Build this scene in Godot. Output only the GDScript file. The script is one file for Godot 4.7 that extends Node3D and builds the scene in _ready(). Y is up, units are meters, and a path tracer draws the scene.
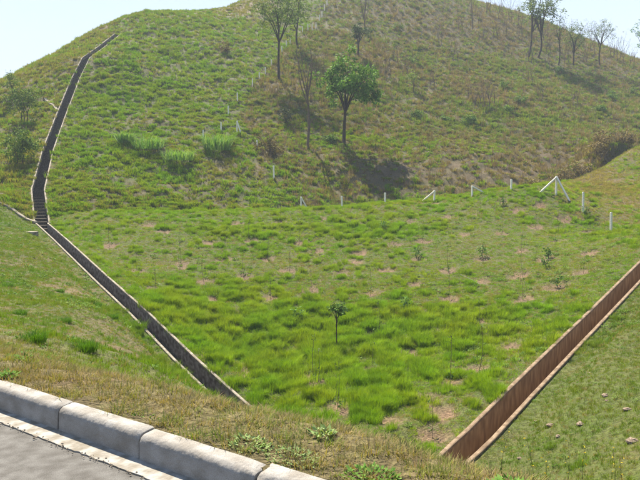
extends Node3D
# A fenced, newly planted slope between two concrete drains below a tall scrubby hill, seen over a roadside kerb.
# World: x to the right, y up with the road at 0, and d = -z metres away from the camera.

const EYE := 1.6
const KERB_X := -2.45
const KERB_D := 5.13
const ALONG := Vector2(-0.805, 0.593)   # along the kerb, in (x, d)
const ACROSS := Vector2(0.593, 0.805)   # from the road towards the slope, in (x, d)
# Surveyed points [x, y, d] of each slope, and the lines of the drains
const BANK_POINTS := [[-17.58, -0.39, 42.97], [-14.72, -1.09, 38.41], [-10.03, -2.29, 30.8], [-6.88, -3.07, 25.74], [-4.37, -3.81, 21.68], [-2.58, -4.39, 19.13], [-2.96, 0.14, 6.21], [-6.12, -0.93, 12.85], [-9.41, -1.56, 19.83], [-14.12, -0.93, 29.9], [-25.15, 1.17, 45.08], [-31.79, 1.43, 46.1], [-20.71, 0.79, 44.05], [-8.41, -1.87, 21.81], [-3.24, -0.71, 9.86], [-6.79, -2.08, 20.79], [-3.09, -2.25, 13.76], [-1.81, 0.09, 5.51], [-6.91, -0.42, 9.88], [-19.35, -0.76, 27.9], [-1.59, -1.25, 8.82]]
const MID_POINTS := [[-17.58, -0.39, 42.97], [-14.72, -1.09, 38.41], [-10.03, -2.29, 30.8], [-6.88, -3.07, 25.74], [-4.37, -3.81, 21.68], [-2.58, -4.39, 19.13], [19, 0.62, 34.01], [13.32, -1.7, 28.14], [10.17, -2.77, 24.45], [7.52, -3.42, 21], [5.41, -3.84, 18.06], [3.84, -4.22, 15.93], [2.82, -4.42, 14.62], [0.21, -4.3, 14.12], [0.24, -4.39, 16.12], [0.29, -4.34, 19.13], [0.37, -4.18, 24.66], [0.46, -3.29, 30.73], [0.57, -1.69, 38.86], [0.69, 0.32, 47.03], [-16.82, 0.02, 44], [-13.24, 0.18, 45.01], [-8.12, 0.21, 46.02], [5.65, 0.79, 48.06], [10.59, 1.28, 48.09], [15.21, 1.98, 47.14], [16.63, 0.3, 43.01], [17.12, -0.72, 39.94], [21.04, 2.57, 53.2], [29.18, 5.46, 62.42], [19.35, 1.08, 47.08], [22.59, 1.42, 48.1], [30.74, 3.41, 55.26], [36.88, 7.65, 66.58], [-10.06, -1.97, 35.84], [-4.1, -3.29, 30.73], [-3.38, -4.29, 25.15], [6.94, -3.05, 29.25], [5.53, -3.83, 23.18], [8.71, -1.52, 36.87], [11.4, -1.93, 30.83], [1.88, -4.21, 15.63], [-8.24, -1.19, 39.9]]
const RIGHT_POINTS := [[19, 0.62, 34.01], [13.32, -1.7, 28.14], [10.17, -2.77, 24.45], [7.52, -3.42, 21], [5.41, -3.84, 18.06], [3.84, -4.22, 15.93], [2.82, -4.42, 14.62], [4.94, -2.83, 10.22], [7.29, -2.66, 15.24], [9.41, -2.44, 19.77], [12, -2.05, 25.31], [4.31, -3.55, 11.87], [5.36, -3.47, 14.88], [3.29, -4.31, 13.62], [10.35, -2.8, 15.73], [15.53, -2.19, 23.79], [2.15, -4.99, 14.18]]
const HILL_POINTS := [[-31.79, 1.43, 46.1], [-25.15, 1.17, 45.08], [-20.71, 0.79, 44.05], [-17.58, -0.39, 42.97], [-20.32, 1.78, 49.13], [-23.2, 5.21, 58.39], [-25.24, 8.81, 66.67], [-27.02, 13.97, 76.05], [-27.53, 17.38, 81.3], [-27.82, 19.82, 87.48], [-27.63, 23.22, 94.74], [-45.88, 9.89, 78.77], [-39.53, 15.21, 85.16], [-35.56, 20.9, 94.58], [-29.82, 28.52, 106.14], [-24.94, 29.66, 108.22], [-19.41, 30.56, 112.29], [-14.56, 39.25, 134.96], [2.13, 51.05, 148.81], [17.65, 51.65, 153.87], [32.21, 42.82, 149.24], [39.68, 39.61, 145], [48.71, 34.69, 140.65], [56, 31.02, 138.39], [63.06, 27.44, 136.13], [76.47, 22.09, 131.75], [88.94, 16.84, 127.37], [-55.98, 8.64, 95.88], [-48.23, 14.9, 103.66], [-43.38, 21.48, 115.13], [-36.38, 30.35, 129.2], [-30.43, 31.66, 131.74], [-23.68, 32.6, 136.7], [-17.76, 42.34, 164.28], [2.6, 56.21, 181.15], [21.53, 56.76, 187.3], [39.29, 46.14, 181.67], [48.41, 42.38, 176.51], [59.42, 36.54, 171.21], [68.32, 32.14, 168.46], [76.93, 27.85, 165.71], [93.29, 21.48, 160.38], [108.51, 15.23, 155.05], [-26.35, 4.27, 56.32], [-32, 8.83, 68.67], [-34.12, 4.36, 58.33], [-21.18, 11.36, 72.86], [-15, 1.78, 51.14], [-17.35, 5.27, 59.4], [-9.44, 1.79, 53.64], [-11.65, 7.65, 66.58], [-14.82, 16.69, 85.26], [-10.71, 26.38, 105.99], [-18.74, 1.78, 49.13], [-1.68, 1.8, 57.15], [-1.94, 5.71, 66.45], [-2.32, 12.31, 79.94], [-2.88, 22.08, 99.67], [-3.65, 36.61, 126.75], [1.71, 0.96, 58.1], [1.91, 4.69, 65.38], [2.56, 6.23, 69.99], [6.09, 5.9, 69.47], [5.25, 1.38, 59.63], [11.47, 1.64, 60.15], [12.62, 4.74, 66.38], [18.53, 2.75, 63.23], [20.29, 5.09, 69.41], [12.88, 7.22, 73.57], [10.12, 13.26, 87.03], [12.59, 23.96, 108.82], [20.38, 7.52, 77.6], [24.09, 13.94, 92.09], [30.44, 25.63, 116.96], [36.32, 14.48, 96.13], [32.56, 9.11, 82.73], [48, 15.43, 103.22], [40.47, 9.48, 86.76], [30.47, 7.29, 74.58], [24, 3.34, 68.29], [34.82, 5.12, 74.43], [47.06, 7.76, 80.63], [26.16, 3.52, 64.29], [27.16, 5.68, 65.95], [24, 2.96, 64.25], [24.64, 4.28, 66.85]]
const LOWER_DRAIN := [[-2.58, -4.39, 19.13], [-4.37, -3.81, 21.68], [-6.88, -3.07, 25.74], [-10.03, -2.29, 30.8], [-14.72, -1.09, 38.41], [-17.58, -0.39, 42.97]]
const UPPER_DRAIN := [[-17.58, -0.39, 42.97], [-20.32, 1.78, 49.13], [-23.2, 5.21, 58.39], [-25.24, 8.81, 66.67], [-27.02, 13.97, 76.05], [-27.53, 17.38, 81.3], [-27.82, 19.82, 87.48], [-27.63, 23.22, 94.74]]
const RIGHT_DRAIN := [[2.82, -4.42, 14.62], [3.84, -4.22, 15.93], [5.41, -3.84, 18.06], [7.52, -3.42, 21], [10.17, -2.77, 24.45], [13.32, -1.7, 28.14], [19, 0.62, 34.01]]
const SIDE_DRAIN := [[-31.79, 1.43, 46.1], [-25.15, 1.17, 45.08], [-20.71, 0.79, 44.05], [-17.96, -0.26, 42.97]]
const BANK_EDGE := [[11, 0.2], [13, 0.1], [16.2, -0.7], [19.13, -2.58], [21.68, -4.37], [25.74, -6.88], [30.8, -10.03], [38.41, -14.72], [42.97, -17.58]]
const RIGHT_EDGE := [[11, 0.4], [12.6, 0.9], [13.6, 1.9], [14.62, 2.82], [15.93, 3.84], [18.06, 5.41], [21, 7.52], [24.45, 10.17], [28.14, 13.32], [34.01, 19], [64, 43]]
const CREST := [[-60, 43], [-19, 44], [0, 47], [9, 48], [15, 47.5], [20, 53], [29, 63], [60, 75]]
const PITS := [[12.25, 45.7], [14.32, 44.25], [10.25, 44], [12.62, 43.75], [8.37, 44.05], [15.12, 42.05], [12.97, 40.95], [10.65, 40], [8.59, 40.3], [15.78, 39.9], [12.95, 37.25], [10.66, 35.85], [8.53, 35.3], [13, 32.6], [11.24, 33.5], [6.48, 33.9], [9.35, 31.65], [11.68, 30], [7.52, 31.7], [10.11, 28.95], [8.56, 28.4], [5.74, 29.95], [6.04, 39.6], [7.82, 47.55], [-5.37, 43.85], [-2.57, 44.5], [0.14, 45.3], [3.02, 43.9], [5.77, 43.75], [-6.54, 39.8], [-4.18, 40.45], [-1.21, 40.35], [4.31, 39.4], [0.02, 38.7], [2.25, 38.3], [-5.2, 36.95], [-2.82, 37.2], [-1.59, 35.2], [1.07, 34.7], [3.4, 35], [-0.48, 32.45], [-2.31, 31.5], [-3.81, 34.15], [4.54, 32.35], [5.17, 36.25], [2.33, 31.35], [-5.61, 33], [2.27, 26.5], [3.25, 23.9], [-1.39, 24.9], [1.76, 21.95], [-0.2, 21.75], [6.24, 26.45], [4.68, 25.65], [6.51, 23], [-9.07, 33.6], [-4.77, 30.65], [-7.42, 30.35], [-3.71, 29.4], [-2.54, 21.95], [-7.42, 35.85], [3.87, 19.9], [4.94, 21], [2.98, 18.5], [3.07, 17.4], [2.73, 16.15], [-0.12, 20.9], [0.45, 18.3], [1.78, 16.9], [-10.68, 42.7], [-9.44, 41.35], [-7.25, 35.05], [-11.82, 38.15], [1.89, 36.55]]
const PATCHES := [[-2.81, 27, 4.42, 5.65, 0.45, -0.2, -0.1, 0.7], [3.17, 26.6, 3.56, 3.45, 0.4, -0.2, -0.05, 0.6], [0.31, 20.6, 3.7, 4.07, 0.4, -0.2, -0.05, 0.6], [5.03, 26, 2.32, 2.42, 0.3, -0.1, 0, 0.4], [3.71, 42, 3.71, 1.62, 0.4, -0.2, -0.1, 0.6], [-4.96, 42.1, 3.72, 1.62, 0.3, -0.1, 0, 0.4], [1.29, 43.8, 3.22, 1.52, 0.3, -0.1, 0, 0.4], [8.03, 22.45, 1.34, 1.72, 0.3, -0.1, 0, 0.3], [-6.64, 27.1, 1.41, 3.25, 0.35, -0.15, 0, 0.6], [-4.1, 19.6, 0.73, 4.7, 0.3, -0.1, 0, 0.6], [9.7, 36.5, 5.92, 6.22, -0.08, 0.1, 0, -0.25], [11.4, 30.85, 2.74, 5.07, -0.08, 0.1, 0, -0.25], [-9.51, 37.9, 3.36, 4.8, -0.05, 0.1, 0, -0.1], [-3.21, 36.25, 4.29, 2, -0.05, 0.1, 0.03, -0.1], [0.97, 32.85, 3.41, 1.52, -0.05, 0.1, 0.03, -0.1], [3.76, 15.6, 1.17, 1.22, -0.1, 0.1, 0.05, -0.2], [2.7, 16.3, 0.74, 1.05, 0, 0.05, 0.05, -0.2], [-9.52, 25.7, 1.07, 3.3, -0.3, 0.1, 0.45, -0.2], [-6.33, 19.35, 0.72, 1.32, -0.3, 0.1, 0.4, -0.2], [-5.93, 13.75, 0.72, 3.92, -0.3, 0.2, 0.4, -0.2], [-11.97, 31.15, 1.61, 1.77, -0.2, 0.1, 0.3, -0.2], [-12.73, 28.25, 1.04, 1.12, -0.2, 0.1, 0.35, -0.2], [-4.95, 17.45, 0.65, 2.8, -0.2, 0.15, 0.3, 0], [-17.68, 40.05, 2.36, 3.9, 0.2, -0.1, -0.1, 0], [-1.93, 5.15, 0.46, 0.22, -0.1, 0.3, 0.1, 0], [-18.82, 76.25, 6.64, 7.65, 0.3, -0.1, 0, 0.1], [-19.77, 58.85, 3.44, 4.57, 0.35, -0.15, -0.1, 0.2], [-14.18, 57, 4.17, 2.85, 0.3, -0.1, -0.1, 0.2], [-17.94, 88.6, 5.13, 6.17, 0.25, -0.1, 0, 0], [-22.14, 72.55, 3.16, 10, 0.3, -0.15, -0.1, 0.1], [-10.01, 52.45, 4.62, 2.17, -0.25, 0.15, 0.3, 0], [-15.35, 49.8, 1.46, 2.32, -0.2, 0.1, 0.25, 0], [-7.66, 59.5, 2.44, 3.9, -0.35, 0.35, 0.2, 0], [-16.8, 67.85, 2.96, 2.35, -0.15, 0.15, 0.2, 0], [-14.1, 92.85, 2.01, 3.65, -0.2, 0.2, 0.1, 0], [-6.72, 92.9, 5.38, 10.8, 0.05, 0, 0, 0], [21.89, 88.55, 5.15, 3.45, 0.4, -0.3, -0.1, 0.2], [15.97, 81.2, 5.92, 2.67, 0.4, -0.3, -0.1, 0.2], [27.59, 84.2, 5.52, 1.8, 0.6, -0.5, -0.2, 0.4], [36.58, 91.4, 2.39, 1.72, 0.5, -0.4, -0.2, 0.4], [15.3, 105.7, 6.12, 3.75, 0.2, -0.15, 0, 0], [30.62, 105.6, 9.18, 6.62, 0.3, -0.2, -0.1, 0], [-1.06, 72.75, 3.18, 3.97, 0.3, -0.2, -0.1, 0], [5.28, 72.4, 3.7, 1.12, 0.6, -0.5, -0.2, 0.4], [10.34, 88.95, 3.88, 5.4, 0.2, -0.1, 0, 0], [43.92, 108.1, 6.27, 8.95, 0.15, -0.1, 0, 0], [14.21, 64.75, 7.58, 4.17, -0.42, 0.12, 0.5, -0.2], [5.55, 63.15, 4.16, 4.15, -0.35, 0.05, 0.5, -0.2], [23.82, 70.8, 4.14, 5.32, -0.35, 0.2, 0.35, -0.1], [22, 94.7, 5.5, 6.07, -0.3, 0.35, 0.1, 0], [8.9, 102.45, 5.93, 6.55, -0.25, 0.3, 0.1, 0], [19.46, 122.7, 12.38, 5.82, -0.2, 0.3, 0.1, 0], [-4.88, 84, 3.66, 5.3, -0.2, 0.2, 0.15, 0], [22.39, 56.65, 2.16, 7.47, -0.4, 0.7, 0, 0.3], [27.25, 66.65, 2.53, 5, -0.4, 0.7, 0, 0.3], [20.4, 59.25, 2.6, 11.45, -0.2, 0.4, 0, 0.1], [-13.1, 121.35, 6.12, 9.8, -0.6, 1, 0.1, 0], [-5.15, 60.7, 0.62, 3.5, -0.5, 0.7, 0.1, 0], [21.22, 49.9, 2.2, 6.4, -0.2, 0.4, 0, 0], [33.43, 128.75, 7.43, 8.35, -0.3, 0.3, 0, 0], [49.66, 127.2, 9.2, 7.6, -0.2, 0.3, 0, 0], [-23.58, 53.7, 3.14, 6.4, -0.1, 0.3, 0, 0.2], [-32.6, 80.35, 4.66, 4.45, -0.1, 0.35, 0, 0], [-28.67, 77.9, 0.79, 1.7, -0.4, 0.3, 0.6, 0], [-31.67, 99.75, 4.32, 7.05, -0.2, 0.5, 0, 0]]
const CREST_POSTS := [[-1.51, 54, 0.95], [1.58, 48.85, 0.79], [4.69, 49.1, 0.79], [8.13, 48.55, 0.78], [10.75, 48.2, 0.78], [13.22, 47.2, 0.76], [15.79, 45.6, 1.27], [16.64, 43.05, 1.27], [17.12, 39.95, 1.12]]
const HILL_POSTS := [[-3.93, 58.35, 1.2], [-5.95, 64.65, 0.85], [-8.15, 67.3, 1.18], [-9.71, 67.3, 0.88], [-11.08, 64.9, 0.76], [-9.71, 72.9, 0.95], [-9.19, 76.6, 1], [-8.04, 82.05, 0.95], [-7.42, 84.45, 0.98], [-6.91, 87.3, 0.95], [-6.38, 90.65, 0.92], [-5.3, 96.35, 0.98], [-4.83, 99.5, 1.01], [-4.38, 101.95, 1.03], [-3.59, 103.6, 1.2], [-2.74, 108.55, 1.1], [-1.91, 110.1, 1.11], [-1.28, 110.95, 1.12], [-0.65, 111.8, 1.13], [-0.1, 116.6, 1.09], [0.34, 118.75, 1.11], [0.79, 121.7, 1.14], [1.25, 123.6, 1.16]]
const FENCE_LINE := [[54.25, -1.51], [58.35, -3.93], [64.65, -5.95], [72.05, -8.39], [82, -8.09], [96.35, -5.3], [109.05, -2.83], [124.05, 1.25]]
const CLUMPS := [[-17.25, 60.9, 0.09], [-15.1, 60.1, 0.09], [-12.13, 58.4, 0.09], [-9.37, 62.3, 0.09]]
const STONES := [[5.12, 14.75, 0.02], [5.47, 14, 0.02], [6.41, 15, 0.02], [5.68, 12.1, 0.02], [6.32, 14.7, 0.02], [6.95, 17.75, 0.03], [7.04, 17.45, 0.03], [4.16, 13.8, 0.02], [4.98, 13.9, 0.02], [5.27, 16.25, 0.02], [6.36, 13.8, 0.02]]
const TUSSOCKS := [[-6.82, 18, 0.03], [-7.78, 23.5, 0.03], [-9.33, 24.2, 0.04], [-10.49, 22.7, 0.03], [-6.43, 20.9, 0.03], [-7.71, 17.3, 0.03], [-3.74, 8.75, 0.01], [-3.24, 9.25, 0.01]]
const LEAFY := [[0.59, 24.9, 0.04], [10.68, 31.95, 0.05], [10.26, 29.1, 0.04], [12.07, 44.9, 0.07], [8.55, 35.75, 0.05], [5.26, 36.7, 0.05], [-0.98, 28.6, 0.04], [11.35, 33.7, 0.05], [16.6, 42.6, 0.06], [3.66, 29, 0.04], [3.93, 42.35, 0.06]]
const GREENS := [[23.94, 87.5, 0.13], [26.5, 91.15, 0.13], [26.23, 97.7, 0.14], [38.69, 111.25, 0.16], [42.37, 99.85, 0.15], [47.81, 105.5, 0.15], [37.54, 92.15, 0.13], [15.02, 82.5, 0.12], [17.91, 81.95, 0.12], [11.26, 81.4, 0.12], [1.03, 70.7, 0.1], [13.75, 103.2, 0.15], [13.19, 117.15, 0.17]]
const TWIGS := [[19.83, 90.95, 0.13], [20.53, 89.35, 0.13], [21.36, 88.45, 0.13], [22.56, 90.2, 0.13], [20.96, 107.25, 0.16], [15.26, 93.85, 0.14], [30.6, 121.05, 0.17], [33.2, 124.3, 0.18], [35.66, 123.45, 0.18], [39.22, 118.9, 0.17], [45.67, 119.05, 0.17], [53.16, 124.5, 0.18], [24.66, 122.05, 0.18], [29.16, 126.35, 0.18], [29.99, 93.8, 0.14], [12.02, 97.55, 0.14], [19.75, 113.9, 0.16], [11.16, 102.8, 0.15], [9.28, 94.05, 0.14], [-2.64, 91, 0.13], [-0.25, 84.55, 0.12], [34.67, 93.5, 0.14], [30.69, 100.7, 0.15], [44.42, 122.85, 0.18], [48.42, 127.85, 0.18], [49.06, 124.7, 0.18], [53.03, 125.5, 0.18], [54.34, 124.3, 0.18], [55.22, 122.2, 0.18], [37.45, 129.8, 0.19], [36.15, 131.95, 0.19], [40.72, 125.25, 0.18], [34.16, 131.65, 0.19], [32.31, 133.5, 0.19], [34.58, 113.75, 0.16], [37.05, 112.7, 0.16], [41.34, 116.05, 0.17]]
const SLAB := [[-16.26, 39.85, 0.06]]
const LAT := [[-28.97, 72.5, 0.11], [-25.7, 68.2, 0.1]]
const STICK := [[6.73, 32.5, 0.05], [7.42, 31.1, 0.05]]
const REDWEED := [[8.12, 66.1, 0.1], [37.1, 106.6, 0.15], [11.06, 79.9, 0.12], [-8.96, 91, 0.13]]

var rng := RandomNumberGenerator.new()
var taken := {}
var broad := FastNoiseLite.new()
var middle := FastNoiseLite.new()
var small := FastNoiseLite.new()
var surfaces := {}
var grid_x := PackedFloat32Array()
var grid_d := PackedFloat32Array()
var grid_h := PackedFloat32Array()
var grid_region := PackedByteArray()
var lush := PackedFloat32Array()
var dry := PackedFloat32Array()
var soil := PackedFloat32Array()
var tall := PackedFloat32Array()
var near_drain := PackedFloat32Array()
var drains := []      # each: [centre line as Array of Vector2(x, d), half width outside]
var M := {}

func _ready() -> void:
	rng.seed = 20
	# camera
	var cam := Camera3D.new()
	cam.name = "camera"
	cam.fov = rad_to_deg(2.0 * atan(240.0 / 680.0))
	cam.position = Vector3(0, EYE, 0)
	cam.rotation_degrees = Vector3(-4.0, 0, 0)
	cam.near = 0.1
	cam.far = 1200.0
	add_child(cam)
	cam.current = true
	# sky and exposure
	var env := Environment.new()
	env.background_mode = Environment.BG_SKY
	var sky := Sky.new()
	var sm := ProceduralSkyMaterial.new()
	sm.sky_top_color = Color(0.58, 0.72, 0.92)
	sm.sky_horizon_color = Color(0.90, 0.95, 1.0)
	sm.sky_curve = 0.45
	sm.ground_bottom_color = Color(0.35, 0.36, 0.28)
	sm.ground_horizon_color = Color(0.80, 0.84, 0.86)
	sm.sun_angle_max = 1.0
	sky.sky_material = sm
	env.sky = sky
	env.background_energy_multiplier = 0.34
	env.tonemap_mode = Environment.TONE_MAPPER_LINEAR
	env.tonemap_exposure = 3.7
	env.sdfgi_enabled = true
	env.ssao_enabled = true
	env.ssil_enabled = true
	env.fog_enabled = true
	env.fog_density = 0.0006
	env.fog_light_color = Color(0.86, 0.92, 1.0)
	var we := WorldEnvironment.new()
	we.name = "environment"
	we.environment = env
	add_child(we)
	# sun: high, behind the hill and to the left
	var sun := DirectionalLight3D.new()
	sun.name = "sun"
	sun.light_energy = 1.6
	sun.light_angular_distance = 0.5
	sun.light_color = Color(1.0, 0.955, 0.87)
	sun.shadow_enabled = true
	add_child(sun)
	sun.look_at_from_position(Vector3.ZERO, Vector3(0.20, -0.80, 0.56), Vector3.UP)

	make_noise()
	make_materials()
	survey()
	make_terrain()
	make_road()
	make_drains()
	make_fences()
	make_trees()
	make_shrubs()
	make_saplings()
	make_small_things()
	make_grass()

# ---------------------------------------------------------------- helpers
func make_noise() -> void:
	for k in [[broad, 0.07, 3, 5], [middle, 0.42, 3, 9], [small, 1.7, 2, 14]]:
		var n: FastNoiseLite = k[0]
		n.noise_type = FastNoiseLite.TYPE_SIMPLEX_SMOOTH
		n.frequency = k[1]
		n.fractal_octaves = k[2]
		n.seed = k[3]

func numbered(called: String) -> String:
	var n: int = taken.get(called, 0)
	taken[called] = n + 1
	return called if n == 0 else "%s_%03d" % [called, n]

func tag(o: Node, label: String, category: String, group := "", kind := "") -> void:
	o.set_meta("label", label)
	o.set_meta("category", category)
	if group: o.set_meta("group", group)
	if kind: o.set_meta("kind", kind)

func thing(called: String, label: String, category: String, at: Vector3, group := "") -> Node3D:
	var o := Node3D.new()
	o.name = numbered(called)
	o.position = at
	add_child(o)
	tag(o, label, category, group)
	return o

func obj(called: String, mesh: Mesh, m: Material, parent: Node = self) -> MeshInstance3D:
	var o := MeshInstance3D.new()
	o.name = numbered(called) if parent == self else called
	o.mesh = mesh
	o.material_override = m
	parent.add_child(o, true)
	return o

func lin(r: float, g: float, b: float) -> Color:
	return Color(r, g, b).linear_to_srgb()

func blotches(seed_: int, freq: float, octaves: int, a: Color, b: Color, size := 256, gain := 1.0, kind := FastNoiseLite.TYPE_SIMPLEX_SMOOTH) -> ImageTexture:
	var n := FastNoiseLite.new()
	n.seed = seed_
	n.noise_type = kind
	n.frequency = freq
	n.fractal_octaves = octaves
	var src := n.get_seamless_image(size, size).get_data()
	var bytes := PackedByteArray()
	bytes.resize(size * size * 3)
	var table := []
	for v in 256:
		var t := clampf((v / 255.0 - 0.5) * gain + 0.5, 0, 1)
		var c := a.lerp(b, t)
		table.append([int(c.r * 255), int(c.g * 255), int(c.b * 255)])
	for k in size * size:
		var c: Array = table[src[k]]
		bytes[k * 3] = c[0]
		bytes[k * 3 + 1] = c[1]
		bytes[k * 3 + 2] = c[2]
	var im := Image.create_from_data(size, size, false, Image.FORMAT_RGB8, bytes)
	return ImageTexture.create_from_image(im)

func surface(color: Color, rough: float, a: Color, b: Color, scale_: float, seed_: int, gain := 1.6, relief := 0.0, freq := 0.03) -> StandardMaterial3D:
	var m := StandardMaterial3D.new()
	m.albedo_color = color
	m.roughness = rough
	m.metallic_specular = 0.3
	m.albedo_texture = blotches(seed_, freq, 5, a, b, 512, gain)
	m.uv1_triplanar = true
	m.uv1_world_triplanar = true
	m.uv1_scale = Vector3.ONE * scale_
	if relief > 0.0:
		m.heightmap_enabled = true
		m.heightmap_texture = blotches(seed_ + 40, 0.06, 4, Color.BLACK, Color.WHITE, 512, 1.4)
		m.heightmap_scale = relief
	return m

func leafy(through: float, rough := 0.6) -> StandardMaterial3D:
	var m := StandardMaterial3D.new()
	m.vertex_color_use_as_albedo = true
	m.roughness = rough
	m.metallic_specular = 0.12
	m.cull_mode = BaseMaterial3D.CULL_DISABLED
	m.backlight_enabled = true
	m.backlight = Color(through, through, through * 0.55)
	return m

func make_materials() -> void:
	var w := Color.WHITE
	var g := surface(w, 0.95, Color(0.66, 0.64, 0.62), w, 0.55, 3, 1.8, 2.5)
	g.vertex_color_use_as_albedo = true
	M.ground = g
	M.grass = leafy(0.75, 0.65)
	M.leaf = leafy(0.7, 0.7)
	M.twig = leafy(0.15, 0.9)
	M.asphalt = surface(lin(0.135, 0.133, 0.13), 0.92, Color(0.80, 0.79, 0.78), w, 0.6, 21, 1.5, 0.2, 0.02)
	M.asphalt.detail_enabled = true
	M.asphalt.detail_blend_mode = BaseMaterial3D.BLEND_MODE_MUL
	M.asphalt.detail_uv_layer = BaseMaterial3D.DETAIL_UV_1
	M.asphalt.detail_albedo = blotches(90, 0.25, 3, Color(0.72, 0.71, 0.70), w, 1024, 1.8)
	M.gutter = surface(lin(0.25, 0.242, 0.23), 0.9, Color(0.76, 0.73, 0.68), w, 0.9, 27, 1.8, 0.3, 0.015)
	M.kerb = surface(lin(0.305, 0.302, 0.295), 0.9, Color(0.82, 0.80, 0.775), w, 0.9, 31, 1.9, 0.35, 0.012)
	M.kerb.detail_enabled = true
	M.kerb.detail_blend_mode = BaseMaterial3D.BLEND_MODE_MUL
	M.kerb.detail_uv_layer = BaseMaterial3D.DETAIL_UV_1
	M.kerb.detail_albedo = blotches(94, 0.16, 4, Color(0.82, 0.80, 0.78), w, 1024, 2.0)
	M.concrete = surface(lin(0.26, 0.235, 0.195), 0.92, Color(0.68, 0.65, 0.60), w, 0.5, 35, 1.8, 0.4, 0.015)
	M.dark_concrete = surface(lin(0.25, 0.22, 0.185), 0.92, Color(0.55, 0.52, 0.49), w, 0.4, 39, 2.0, 0.5, 0.02)
	M.rusty = surface(lin(0.30, 0.20, 0.10), 0.9, Color(0.72, 0.68, 0.66), w, 0.3, 43, 1.8, 0.4, 0.02)
	M.rusty.uv1_scale = Vector3(0.55, 0.12, 0.55)   # stains run down the wall
	M.coping = surface(lin(0.21, 0.155, 0.105), 0.9, Color(0.7, 0.66, 0.62), w, 0.5, 47, 1.8, 0.4, 0.015)
	M.dark_floor = surface(lin(0.11, 0.093, 0.073), 0.95, Color(0.5, 0.47, 0.43), w, 0.5, 71, 2.0, 0.8)  # dark brown for drain floors and steps, deeper in tone than the walls
	M.post = surface(lin(0.80, 0.785, 0.75), 0.85, Color(0.74, 0.72, 0.68), w, 1.2, 51, 1.8)
	M.stone = surface(lin(0.29, 0.235, 0.185), 0.9, Color(0.6, 0.55, 0.5), w, 2.5, 55, 1.8, 0.6)
	M.bark = surface(lin(0.075, 0.055, 0.04), 0.95, Color(0.5, 0.48, 0.45), w, 1.2, 59, 2.0, 0.8)
	M.pale_bark = surface(lin(0.16, 0.125, 0.095), 0.95, Color(0.55, 0.5, 0.45), w, 1.2, 63, 2.0, 0.6)
	M.wire = surface(lin(0.2, 0.2, 0.2), 0.6, Color(0.8, 0.8, 0.8), w, 1.0, 67)

func quad(st: SurfaceTool, a: Vector3, b: Vector3, c: Vector3, d: Vector3) -> void:
	for p in [a, b, c, a, c, d]:
		st.add_vertex(p)

func flat_tool() -> SurfaceTool:
	var st := SurfaceTool.new()
	st.begin(Mesh.PRIMITIVE_TRIANGLES)
	st.set_smooth_group(-1)
	return st

func done(st: SurfaceTool) -> ArrayMesh:
	st.generate_normals()
	return st.commit()

func tube(st: SurfaceTool, pts: Array, r0: float, r1: float, sides := 6) -> void:
	var n := pts.size()
	var side := Vector3(0.31, 0.17, 0.93)
	var rings := []
	for i in n:
		var a: Vector3 = pts[maxi(i - 1, 0)]
		var b: Vector3 = pts[mini(i + 1, n - 1)]
		var t := (b - a).normalized()
		var u := t.cross(side)
		if u.length() < 0.1: u = t.cross(Vector3.RIGHT)
		u = u.normalized()
		var v := t.cross(u)
		var r := lerpf(r0, r1, float(i) / (n - 1))
		var ring := []
		for k in sides:
			var ang := TAU * k / sides
			var o := u * cos(ang) + v * sin(ang)
			ring.append([pts[i] + o * r, o])
		rings.append(ring)
	for i in n - 1:
		for k in sides:
			var k2 := (k + 1) % sides
			for q in [rings[i][k], rings[i + 1][k], rings[i + 1][k2], rings[i][k], rings[i + 1][k2], rings[i][k2]]:
				st.set_normal(q[1])
				st.add_vertex(q[0])
	var tip: Vector3 = pts[n - 1]
	for k in sides:
		for q in [rings[n - 1][k], [tip, (pts[n - 1] - pts[n - 2]).normalized()], rings[n - 1][(k + 1) % sides]]:
			st.set_normal(q[1])
			st.add_vertex(q[0])

# ---------------------------------------------------------------- terrain
func fit(pts: Array) -> Dictionary:
	# thin-plate surface through the surveyed points
	var n := pts.size()
	var s := n + 3
	var a := []
	for i in s:
		var row := PackedFloat64Array()
		row.resize(s + 1)
		a.append(row)
	for i in n:
		for j in n:
			var r2: float = pow(pts[i][0] - pts[j][0], 2) + pow(pts[i][2] - pts[j][2], 2)
			a[i][j] = 0.5 * r2 * log(r2 + 1e-9)
		a[i][n] = 1.0
		a[i][n + 1] = pts[i][0]
		a[i][n + 2] = pts[i][2]
		a[n][i] = 1.0
		a[n + 1][i] = pts[i][0]
		a[n + 2][i] = pts[i][2]
		a[i][s] = pts[i][1]
	for c in s:
		var best := c
		for r in range(c + 1, s):
			if absf(a[r][c]) > absf(a[best][c]): best = r
		var swap = a[c]
		a[c] = a[best]
		a[best] = swap
		var pivot: PackedFloat64Array = a[c]
		for r in range(c + 1, s):
			var row: PackedFloat64Array = a[r]
			var f := row[c] / pivot[c]
			if f == 0.0: continue
			for k in range(c, s + 1): row[k] -= f * pivot[k]
			a[r] = row
	var w := PackedFloat64Array()
	w.resize(s)
	for c in range(s - 1, -1, -1):
		var v: float = a[c][s]
		for k in range(c + 1, s): v -= a[c][k] * w[k]
		w[c] = v / a[c][c]
	var xs := PackedFloat64Array()
	var ds := PackedFloat64Array()
	for p in pts:
		xs.append(p[0])
		ds.append(p[2])
	return {"x": xs, "d": ds, "w": w, "n": n}

func on(f: Dictionary, x: float, d: float) -> float:
	var xs: PackedFloat64Array = f.x
	var ds: PackedFloat64Array = f.d
	var w: PackedFloat64Array = f.w
	var n: int = f.n
	var v := w[n] + w[n + 1] * x + w[n + 2] * d
	for i in n:
		var a := x - xs[i]
		var b := d - ds[i]
		var r2 := a * a + b * b
		v += w[i] * 0.5 * r2 * log(r2 + 1e-9)
	return v

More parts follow.
